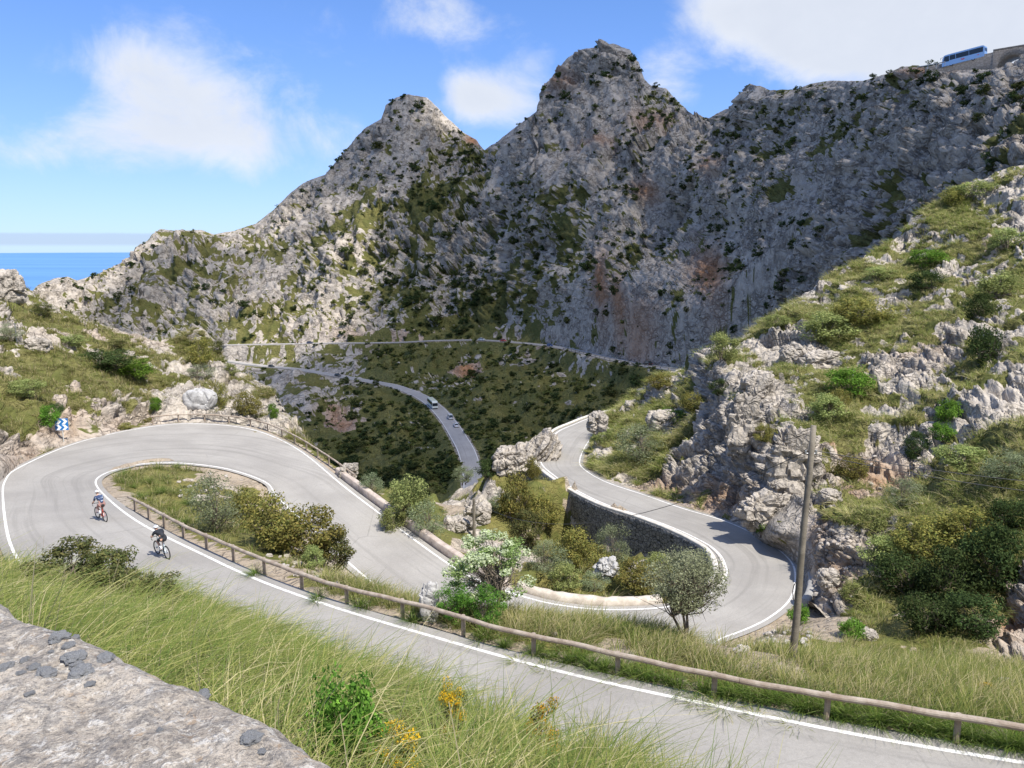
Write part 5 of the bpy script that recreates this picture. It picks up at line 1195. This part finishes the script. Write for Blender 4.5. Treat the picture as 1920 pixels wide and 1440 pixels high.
# ------------------------------------------------------------------ the bridge on the skyline and its coach
A0, A1, A2 = at_Y(1735, 126, 245), at_Y(1862, 98, 231), at_Y(2080, 62, 212)
t = thing('stone_bridge', 'brown stone road bridge with a round arch on the right skyline', 'bridge')
def facing(a, b, step=.5):
    n = int(np.linalg.norm((b-a)[:2])/step); return [a*(1-u)+b*u for u in np.linspace(0, 1, n)]
bx = unit(np.append((A2-A0)[:2], 0)); by = np.array([-bx[1], bx[0], 0]); by = by if by[1] > 0 else -by
def pan(name, cols, thick, mat):
    V, Q = [], []
    for q, zt, zb in cols:
        for d_ in (0, thick): V += [(q[0]+by[0]*d_, q[1]+by[1]*d_, zt), (q[0]+by[0]*d_, q[1]+by[1]*d_, zb)]
    for i in range(len(cols)-1):
        a = 4*i; b = a+4; Q += [(a, a+1, b+1, b), (a+2, b+2, b+3, a+3), (a, b, b+2, a+2), (a+1, a+3, b+3, b+1)]
    for a in (0, 4*(len(cols)-1)): Q.append((a, a+2, a+3, a+1))
    return link(name, np_mesh(name, np.array(V), np.array(Q), [mat]), t)
ac = at_Y(1895, 119, 227.5); ar = 3.4
cols = [(q, q[2], q[2]-9) for q in facing(A0, A1)]
c2_ = []
for q in facing(A1+np.array([0, 0, .05]), A2, .25):
    x = (q-ac)@bx; zt = q[2]; zb = zt-10
    if abs(x) < ar: zb = min(zt-.7, ac[2]-1.2+math.sqrt(ar*ar-x*x))
    c2_.append((q+np.array([0, 0, .3]), zt+.35, zb))
pan('abutment', cols, 7., M_BRIDGE); pan('arch_span', c2_, 7., M_BRIDGE)
pan('parapet', [(q-by*.06, q[2]+.75, q[2]+.3) for q in facing(A1, A2)], .45, M_BRIDGE)
t = thing('white_guardrail', 'pale metal crash barrier below the blue coach on the skyline', 'guardrail')
g0, g1 = at_Y(1740, 122.5, 237), at_Y(1772, 116, 234); MB().tube([g0-bx*3, g0, g1], .16, 6).build('rail', M_STEEL, t)
for u in (0, .5, 1): MB().box(g0*(1-u)+g1*u-np.array([0, 0, .5]), (.15, .15, 1.1), bev=.02).build('post', M_STEEL, t)
bl_, br_ = at_Y(1774, 122, 234.5), at_Y(1850, 104.5, 228); bc = .5*(bl_+br_)+by*6.5+np.array([0, 0, .5])-bx*2.6; dv_ = bl_-br_
bus(bc, math.atan2(-bx[1], -bx[0]), (.38, .58, .86), (.48, .66, .88), 'light blue coach with red emblem driving on the skyline bridge', pitch=math.atan2(dv_[2], np.hypot(dv_[0], dv_[1])), Lb=11.2, decal=True)

# ------------------------------------------------------------------ cyclists
M_SKIN = plain('skin', (.50, .30, .21), .6, .08)
def skinned(name, chains, mat, parent, sub=2, root=0):
    "chains: list of [(point, radius)...]; points that coincide are welded; grown with the Skin modifier"
    bm = bmesh.new(); idx = {}; rad = []; 
    for ch in chains:
        pv = None
        for p_, r_ in ch:
            k = tuple(round(x, 4) for x in p_)
            if k not in idx: idx[k] = bm.verts.new(k); rad.append(r_)
            v = idx[k]
            if pv is not None and not bm.edges.get((pv, v)): bm.edges.new((pv, v))
            pv = v
    me = bpy.data.meshes.new(name); bm.to_mesh(me); bm.free(); o = bpy.data.objects.new(name, me); COL.objects.link(o)
    md = o.modifiers.new('Skin', 'SKIN')
    for i, sv in enumerate(me.skin_vertices[0].data):
        r_ = rad[i]; sv.radius = (r_, r_) if np.isscalar(r_) else r_; sv.use_root = (i == root)
    if sub: s_ = o.modifiers.new('Subd', 'SUBSURF'); s_.levels = sub; s_.render_levels = sub
    dg = bpy.context.evaluated_depsgraph_get(); m2 = bpy.data.meshes.new_from_object(o.evaluated_get(dg)); bpy.data.objects.remove(o); bpy.data.meshes.remove(me)
    m2.name = name; m2.materials.clear(); m2.materials.append(mat); m2.polygons.foreach_set('use_smooth', np.ones(len(m2.polygons), bool))
    return link(name, m2, parent)
def bicycle(loc, yaw, fcol, rimcol, label, lean=0.):
    t = thing('bicycle', label, 'bicycle', tuple(loc)); t.rotation_euler = (lean, 0, yaw)
    fm = plain('frame_paint', fcol, .35, .05); rm = plain('rim_paint', rimcol, .4, .05)
    for nm, x in (('front_wheel', .58), ('rear_wheel', -.42)):
        w = MB().torus((0, 0, 0), .325, .018, n=32, m=8).build(nm, M_TYRE, t); w.location = (x, 0, .34)
        MB().torus((0, 0, 0), .295, .024, n=32, m=6).build('rim', rm, w); sp_b = MB()
        for k in range(12): sp_b.tube([(0, .02*(-1)**k, 0), (.29*math.cos(k*.5236), 0, .29*math.sin(k*.5236))], .003, 3)
        sp_b.build('spokes', M_RIM, w); MB().disc((0, 0, 0), .03, .09, 10).build('hub', M_RIM, w)
    bb, st_, ht, hb = (0, 0, .28), (-.17, 0, .82), (.44, 0, .86), (.475, 0, .72); f = MB()
    f.tube([bb, st_], .017, 8); f.tube([st_, ht], .017, 8); f.tube([bb, hb], .022, 8); f.tube([ht, hb], .022, 8)
    for y in (-.05, .05): f.tube([bb, (-.42, y, .34)], .011, 6); f.tube([(-.16, 0, .78), (-.42, y, .34)], .009, 6)
    f.build('frame', fm, t); f = MB()
    for y in (-.05, .05): f.tube([hb, (.50, y, .62), (.58, y, .34)], .012, 6)
    f.build('fork', fm, t)
    MB().tube([st_, (-.215, 0, .95)], .014, 8).build('seat_post', M_BLACK, t)
    MB().tube([(-.36, 0, .965), (-.28, 0, .975), (-.15, 0, .97), (-.06, 0, .965)], [.055, .075, .04, .018], 8).build('saddle', M_BLACK, t)
    hbm = MB().tube([ht, (.46, 0, .93), (.50, 0, .94)], .016, 8)
    hbm.tube([(.50, -.20, .94), (.50, .20, .94)], .014, 8)
    for y in (-.2, .2): hbm.tube([(.50, y, .94), (.58, y*1.03, .95), (.60, y*1.05, .89), (.55, y*1.06, .82), (.48, y*1.06, .80)], .015, 8)
    hbm.build('handlebar', M_BLACK, t)
    cr = MB(); cr.disc((0, -.05, .28), .09, .008, 18); cr.tube([(0, -.06, .28), (.10, -.07, .15)], .012, 6); cr.tube([(0, .06, .28), (-.10, .07, .41)], .012, 6)
    cr.box((.10, -.12, .14), (.09, .10, .02)).box((-.10, .12, .42), (.09, .10, .02)); cr.build('crankset', M_BLACK, t)
    return t
def rider(loc, yaw, label, chest, neck, head, jersey, shorts, helmet, sock, lean=0., elb=.0):
    t = thing('cyclist', label, 'person', tuple(loc)); t.rotation_euler = (lean, 0, yaw)
    hip = (-.20, 0, 1.03); A = np.array
    def mid(a, b, u): return tuple(A(a)*(1-u)+A(b)*u)
    waist = mid(hip, chest, .45); waist = (waist[0]-.03, 0, waist[2]+.05)
    ch = [[(hip, (.12, .15)), (waist, (.11, .135)), (chest, (.12, .16)), (neck, .055), (mid(neck, head, .5), .055), (head, (.085, .095)), ((head[0]+.045, 0, head[2]-.05), .06)]]
    arms, legs = [], []
    feet = {-1: (.09, .17), 1: (-.11, .45)}
    for s_ in (-1, 1):
        sh = (chest[0]+.02, s_*.19, chest[2]+.03); el = mid(sh, (.52, s_*.22, .97), .5); el = (el[0]-.05, s_*(.25+elb), el[2]-.09); wr = (.54, s_*.215, .98)
        arms.append([(chest, .12), (sh, .06), (el, .043), (wr, .03)])
        hnd = (.585, s_*.212, .975)
        ch.append([(chest, .12), (sh, .058), (mid(sh, el, .5), .05), (el, .042), (mid(el, wr, .45), .04), (wr, .028), (hnd, .032)])
        for k, (dx, dz) in enumerate(((.055, .004), (.06, -.016), (.056, -.036), (.045, -.052))):
            ch.append([(hnd, .032), ((hnd[0]+dx, hnd[1]-s_*.004, hnd[2]+dz), .0095), ((hnd[0]+dx+.005, hnd[1]-s_*.03, hnd[2]+dz-.022), .0085)])
        ch.append([(hnd, .032), ((hnd[0]+.012, hnd[1]-s_*.042, hnd[2]-.004), .010), ((hnd[0]+.04, hnd[1]-s_*.046, hnd[2]-.018), .009)])
        hj = (-.18, s_*.10, .99); fx_, fz_ = feet[s_]; an = (fx_-.05, s_*.115, fz_+.10); d_ = A(an)-A(hj); L = np.linalg.norm(d_); l1 = .44; hgt = math.sqrt(max(.002, l1*l1-(L/2)**2)); pd = unit(np.array([-d_[2], 0, d_[0]])); pd = pd if pd[0] > 0 else -pd
        kn = tuple(A(mid(hj, an, .5))+pd*hgt+A((0, s_*.012, 0)))
        toe = (fx_+.10, s_*.12, fz_+.015)
        ch.append([(hip, .12), (hj, .098), (mid(hj, kn, .5), .080), (kn, .055), (mid(kn, an, .35), .058), (an, .036), ((fx_-.06, s_*.117, fz_+.03), .036), ((fx_+.04, s_*.12, fz_+.022), .036), (toe, .026)])
        legs.append((hj, kn, an, (fx_, fz_), toe, s_))
    skinned('cyclist_body', ch, M_SKIN, t)
    for r_ in ('torso',):
        skinned('jersey', [[(hip, (.125, .155)), (waist, (.122, .15)), (chest, (.145, .18)), (mid(chest, neck, .55), (.10, .115)), (neck, .072)]]+[[(chest, .135), a[1][:1]+(.075,), (mid(a[1][0], a[2][0], .75), .058)] for a in arms], jersey, t)
    skinned('shorts', [[(waist, (.115, .14)), (hip, (.135, .165))]]+[[(hip, .135), (l[0], .112), (mid(l[0], l[1], .5), .092), (mid(l[0], l[1], .82), .07)] for l in legs], shorts, t, root=1)
    for l in legs:
        f_, s_ = l[3], l[5]
        skinned('shoe', [[((f_[0]-.075, s_*.117, f_[1]+.05), .042), ((f_[0]+.03, s_*.12, f_[1]+.03), .045), ((f_[0]+.115, s_*.12, f_[1]+.018), .032)]], M_WHITE, t)
        skinned('sock', [[(mid(l[1], l[2], .62), .052), (l[2], .043), ((f_[0]-.07, s_*.117, f_[1]+.06), .042)]], sock, t)
    b = bmesh.new(); bmesh.ops.create_uvsphere(b, u_segments=20, v_segments=12, radius=1)
    for v in b.verts: v.co = (v.co.x*.155-.015, v.co.y*.108, max(v.co.z, -.25)*.105)
    me = bpy.data.meshes.new('helmet'); b.to_mesh(me); b.free(); me.materials.append(helmet); me.polygons.foreach_set('use_smooth', np.ones(len(me.polygons), bool))
    hm = link('helmet', me, t); hm.location = (head[0]-.005, 0, head[2]+.05); hm.rotation_euler = (0, R(12), 0)
    vb = MB()
    for y in (-.045, 0, .045): vb.box((-.03, y, .085), (.20, .016, .03), bev=.006)
    vb.build('vent', M_BLACK, hm)
    fc = MB(); fc.box((head[0]+.095, .034, head[2]+.0), (.02, .03, .016), bev=.004).box((head[0]+.095, -.034, head[2]+.0), (.02, .03, .016), bev=.004); fc.build('sunglasses', M_BLACK, t)
    skinned('nose', [[((head[0]+.085, 0, head[2]-.005), .012), ((head[0]+.112, 0, head[2]-.035), .014)]], M_SKIN, t, 1)
    MB().box((head[0]+.092, 0, head[2]-.07), (.012, .045, .010), bev=.003).build('mouth', plain('lips', (.4, .16, .13), .6), t)
    for s_ in (-1, 1): skinned('ear', [[((head[0]-.01, s_*.088, head[2]-.005), .018), ((head[0]-.012, s_*.094, head[2]-.04), .012)]], M_SKIN, t, 1)
    return t
def _jersey(h):
    n = h.n('TexNoise', {'Vector': h.n('Mapping', {'Vector': obj_co(h), 'Scale': (9, 3, 9)}).outputs[0], 'Scale': 1.2, 'Detail': 3}).outputs[0]
    return bsdf(h, h.mix(h.step(n, .58, .63), (.03, .05, .11), (.50, .57, .66)), .8)
def ride(rear, front):
    a, b = [at_z(*q, z0) for q, z0 in ((rear, 0.), (front, 0.))] if False else [hit(*q, layers=(0,)) for q in (rear, front)]
    d_ = unit((b-a)[:2]); m_ = a[:2]+d_*.42; e_, z_ = roaddist(m_[None]); return np.array([m_[0], m_[1], z_[0]+.005]), math.atan2(d_[1], d_[0])
p, yw = ride((198.7, 990.5), (183.5, 984.5))
bicycle(p, yw, (.55, .05, .03), (.03, .03, .03), 'red-framed racing bicycle ridden by the cyclist in blue and white')
rider(p, yw, 'cyclist in blue and white jersey, brown-pink shorts and white helmet, farther up the road', (.14, 0, 1.36), (.235, 0, 1.47), (.32, 0, 1.60), material('striped_jersey', _jersey), plain('brown_shorts', (.30, .17, .15), .8), M_WHITE, M_WHITE)
p, yw = ride((315.5, 1063), (295.5, 1055))
bicycle(p, yw, (.62, .72, .74), (.02, .02, .02), 'pale racing bicycle with deep black rims ridden by the cyclist in black', lean=-.03)
M_BK = plain('black_kit', (.018, .02, .026), .75, .15)
rider(p, yw, 'cyclist in black crouched low over the handlebar, nearer on the road', (.22, 0, 1.22), (.335, 0, 1.28), (.45, 0, 1.36), M_BK, M_BK, M_WHITE, M_WHITE, lean=-.03, elb=.03)
# tiny riders far away on the upper valley road
for px, lab in ((556, 'first of three tiny cyclists left of the dark blue car on the far road'), (561, 'second of three tiny cyclists left of the dark blue car on the far road'), (567, 'third of three tiny cyclists left of the dark blue car on the far road')):
    p, yw, pit = on_road(UPd, px, 646.5, 1.4); t = thing('distant_cyclist', lab, 'person', tuple(p), yw, 'group of cyclists on the far road')
    skinned('cyclist_body', [[((-.2, 0, 1.03), .15), ((.1, 0, 1.35), .16), ((.25, 0, 1.5), .06), ((.32, 0, 1.6), .1)]]+[[((.1, 0, 1.35), .16), ((.2, s*.2, 1.35), .06), ((.55, s*.2, .98), .04)] for s in (-1, 1)]+[[((-.2, 0, 1.03), .15), ((.2, s*.1, .75), .07), ((.05, s*.1, .25), .05)] for s in (-1, 1)], plain('kit', (.12, .03, .03), .8), t, 1)
    bicycle(p, yw, (.1, .1, .1), (.05, .05, .05), lab.replace('cyclists', 'bicycles'))['group'] = 'bicycles of the distant group'

# the cloud overhead whose shadow lies on the mountains
def cloud_shadow():
    poly = np.array([(140, -70), (165, 40), (90, 150), (62, 215), (120, 262), (166, 300), (165, 345), (148, 400), (138, 455), (115, 478), (60, 540), (10, 610), (-30, 680), (-20, 770), (100, 760), (118, 660), (124, 612), (150, 598), (174, 612), (182, 655), (205, 780), (600, 780), (760, 500), (720, 100), (640, -150), (420, -170), (300, -88), (220, -70)], float)
    gx, gy = np.meshgrid(np.arange(-420, 860, 9.), np.arange(-260, 880, 9.)); q = np.stack([gx.ravel(), gy.ravel()], 1)
    q3 = np.concatenate([q, np.zeros((len(q), 1))], 1)
    w = np.stack([fbm(q3/55., 4, 301)-.5, fbm(q3/55., 4, 307)-.5], 1)*46
    p = q+w; ins = np.zeros(len(q), bool); dmin = np.full(len(q), 1e9)
    for a, b in zip(poly, np.roll(poly, -1, 0)):
        c = ((a[1] > p[:, 1]) != (b[1] > p[:, 1])) & (p[:, 0] < (b[0]-a[0])*(p[:, 1]-a[1])/(b[1]-a[1]+1e-9)+a[0]); ins ^= c
        t = np.clip(((p-a)@(b-a))/((b-a)@(b-a)), 0, 1); dmin = np.minimum(dmin, np.linalg.norm(p-a-t[:, None]*(b-a), axis=1))
    d = np.where(ins, dmin, 0); n = gx.shape; keep = (d > 0)
    th = np.sqrt(np.clip(d, 0, 120)/120)
    lobe = np.exp(-((q[:, 0]+60)/190)**2-((q[:, 1]-470)/190)**2)*smooth(.34, .6, fbm(q3/70., 4, 331))*.40; th = np.maximum(th, lobe); keep = keep | (lobe > .03)
    top = 600+th*55+(fbm(q3/70., 5, 311)-.4)*60*th; bot = 600-th*8-(fbm(q3/40., 4, 317)-.4)*16*th
    Q = grid_quads(*n); Q = Q[keep[Q].all(1)]
    V = np.concatenate([np.column_stack([q, top]), np.column_stack([q, bot])]); N = len(q)
    cnt = {}
    for f in Q:
        for i in range(4):
            e = (f[i], f[(i+1) % 4]); cnt[e] = 1
    rim = [(a, b, b+N, a+N) for a, b in cnt if (b, a) not in cnt]
    Qa = np.concatenate([Q, Q[:, ::-1]+N, np.array(rim)])
    def fn(h):
        d_ = h.n('BsdfDiffuse', {'Color': (.9, .9, .92, 1)}).outputs[0]; t_ = h.n('BsdfTranslucent', {'Color': (.9, .91, .93, 1)}).outputs[0]
        m_ = h.n('MixShader', {0: .5, 1: d_, 2: t_}).outputs[0]; tr = h.n('BsdfTransparent').outputs[0]
        f = h.m('MULTIPLY', h.step(h.noise(obj_co(h), .02, 4), .40, .66), .24)
        return h.n('MixShader', {0: h.m('MULTIPLY', h.m('SUBTRACT', .60, h.m('MULTIPLY', f, .5)), h.step(h.attr('thickness'), .0, .62)), 1: tr, 2: m_}).outputs[0]
    link('cloud', np_mesh('cloud', V, Qa, [material('cloud_white', fn)], {'thickness': np.tile(th*(1-.60*smooth(200, 430, q[:, 0])), 2)}, smooth_s=True), kind='structure')
cloud_shadow()
# ------------------------------------------------------------------ world, sun, camera
def dir_of(px, py):
    d = ray(px, py); return math.atan2(d[0], d[1]), math.asin(d[2]/np.linalg.norm(d))
CLOUDS = [  # photo x, y, half width, half height, weight
    (265, 150, 95, 70, .85), (370, 190, 150, 75, .85), (240, 95, 60, 45, .5), (300, 270, 130, 50, .8), (560, 290, 110, 65, .85), (470, 210, 90, 70, .6), (80, 255, 150, 50, .75), (360, 40, 40, 35, .35),
    (830, 15, 100, 52, 1.05), (770, 50, 50, 32, .4), (915, 165, 95, 50, 1.05), (1010, 110, 55, 38, .75), (860, 185, 60, 42, .8), (960, 205, 90, 38, .8), (1232, 150, 55, 50, .9), (1280, 180, 40, 36, .45),
    (1500, 10, 170, 48, .95), (1650, 55, 200, 62, 1.2), (1900, 60, 220, 85, 1.3), (1570, 95, 120, 38, .6), (1760, 20, 260, 70, 1.3), (1380, 25, 80, 36, .5), (1320, 5, 50, 30, .5),
    (590, 45, 60, 40, .4), (690, 95, 55, 50, .35), (470, 410, 60, 18, .45), (40, 300, 130, 30, .3), (2300, 50, 300, 120, 1.2)]
def build_world():
    w = bpy.data.worlds.new('World'); S.world = w; w.use_nodes = True; nt = w.node_tree; nt.nodes.clear(); h = H(nt)
    sky = h.n('TexSky', sky_type='NISHITA', sun_disc=False, sun_elevation=SUN_EL, sun_rotation=SUN_AZ, altitude=600, air_density=1., dust_density=.15, ozone_density=2.2)
    D = h.n('TexCoord').outputs['Generated']; sp = h.n('SeparateXYZ', {0: D}); x, y, z = sp.outputs
    az = h.m('ARCTAN2', x, y); el = h.m('ARCSINE', z)
    cov = None
    for px, py, a, b, wt in CLOUDS:
        A, E_ = dir_of(px, py); ka, kb = F/a*1.02, F/b*1.02
        u = h.m('MULTIPLY', h.m('SUBTRACT', az, A), ka); v = h.m('MULTIPLY', h.m('SUBTRACT', el, E_), kb)
        r2 = h.m('ADD', h.m('MULTIPLY', u, u), h.m('MULTIPLY', v, v))
        g = h.m('MULTIPLY', h.m('POWER', 2.718, h.m('MULTIPLY', r2, -.9)), wt)
        cov = g if cov is None else h.m('ADD', cov, g)
    # other clouds over the rest of the sky
    far = h.noise(D, 1.6, 5, .55)
    out_f = h.m('MAXIMUM', h.step(h.m('ABSOLUTE', az), .75, 1.1), h.step(el, .5, .7))
    cov = h.m('ADD', cov, h.m('MULTIPLY', out_f, h.m('MULTIPLY', h.step(far, .40, .6), 1.5)))
    mp = h.n('Mapping', {'Vector': D, 'Scale': (1, 1, 1.35)}).outputs[0]
    n = h.noise(mp, 8., 10, .62, .5); n2 = h.noise(mp, 26., 7, .62, .4)
    nn = h.m('ADD', h.m('MULTIPLY', n, .8), h.m('MULTIPLY', n2, .2))
    dens = h.step(h.m('ADD', h.m('MULTIPLY', cov, .62), h.m('MULTIPLY', h.m('SUBTRACT', nn, .5), 2.1)), .28, 1.15)
    dens = h.m('MULTIPLY', dens, h.step(cov, .05, .35))
    shade = h.m('ADD', h.m('MULTIPLY', h.step(cov, .7, 2.0), .55), h.m('MULTIPLY', h.m('SUBTRACT', n2, .5), .35), clamp=True)
    ccol = h.mix(shade, (3.75, 3.9, 4.15), (2.75, 2.95, 3.35))
    bank = h.m('MULTIPLY', h.m('MULTIPLY', h.step(el, -.003, .002), h.m('SUBTRACT', 1., h.step(h.m('ADD', el, h.m('MULTIPLY', n2, .004)), .013, .0165))), .62)
    sat = h.n('HueSaturation', {'Saturation': 1.1, 'Value': .86, 'Color': h.mix(1., sky.outputs[0], (.88, .965, 1.2), 'MULTIPLY')}).outputs[0]
    k_ = h.n('VectorMath', {0: sat, 1: (.22, .135, .055), 2: (1, 1, 1)}, operation='MULTIPLY_ADD').outputs[0]
    sat = h.n('VectorMath', {0: sat, 1: k_}, operation='DIVIDE').outputs[0]
    c = h.mix(bank, sat, (2.1, 2.6, 3.4)); c = h.mix(h.m('MULTIPLY', dens, .92), c, ccol)
    bg = h.n('Background', {0: c, 1: .145}); o = h.n('OutputWorld'); nt.links.new(bg.outputs[0], o.inputs[0])
build_world()
sd = bpy.data.lights.new('sun', 'SUN'); sd.energy = 4.2; sd.angle = R(.53); sd.color = (1, .955, .88)
so = bpy.data.objects.new('sun', sd); COL.objects.link(so); so.rotation_euler = Vector(SUN).to_track_quat('Z', 'Y').to_euler()
cd = bpy.data.cameras.new('camera'); cam = bpy.data.objects.new('camera', cd); COL.objects.link(cam)
cam.rotation_euler = (R(90)-PITCH, 0, 0); cd.sensor_width = 36; cd.lens = 36*F/1920; cd.clip_start = .05; cd.clip_end = 200000
S.camera = cam
S.view_settings.view_transform = 'Standard'; S.view_settings.look = 'None'; S.view_settings.exposure = .75; S.view_settings.gamma = 1
S.render.resolution_x, S.render.resolution_y = 1024, 768
S.render.engine = 'CYCLES'; S.cycles.use_denoising = True; S.cycles.max_bounces = 6; S.cycles.diffuse_bounces = 3; S.cycles.transmission_bounces = 4; S.cycles.transparent_max_bounces = 8
S.cycles.sample_clamp_indirect = 4
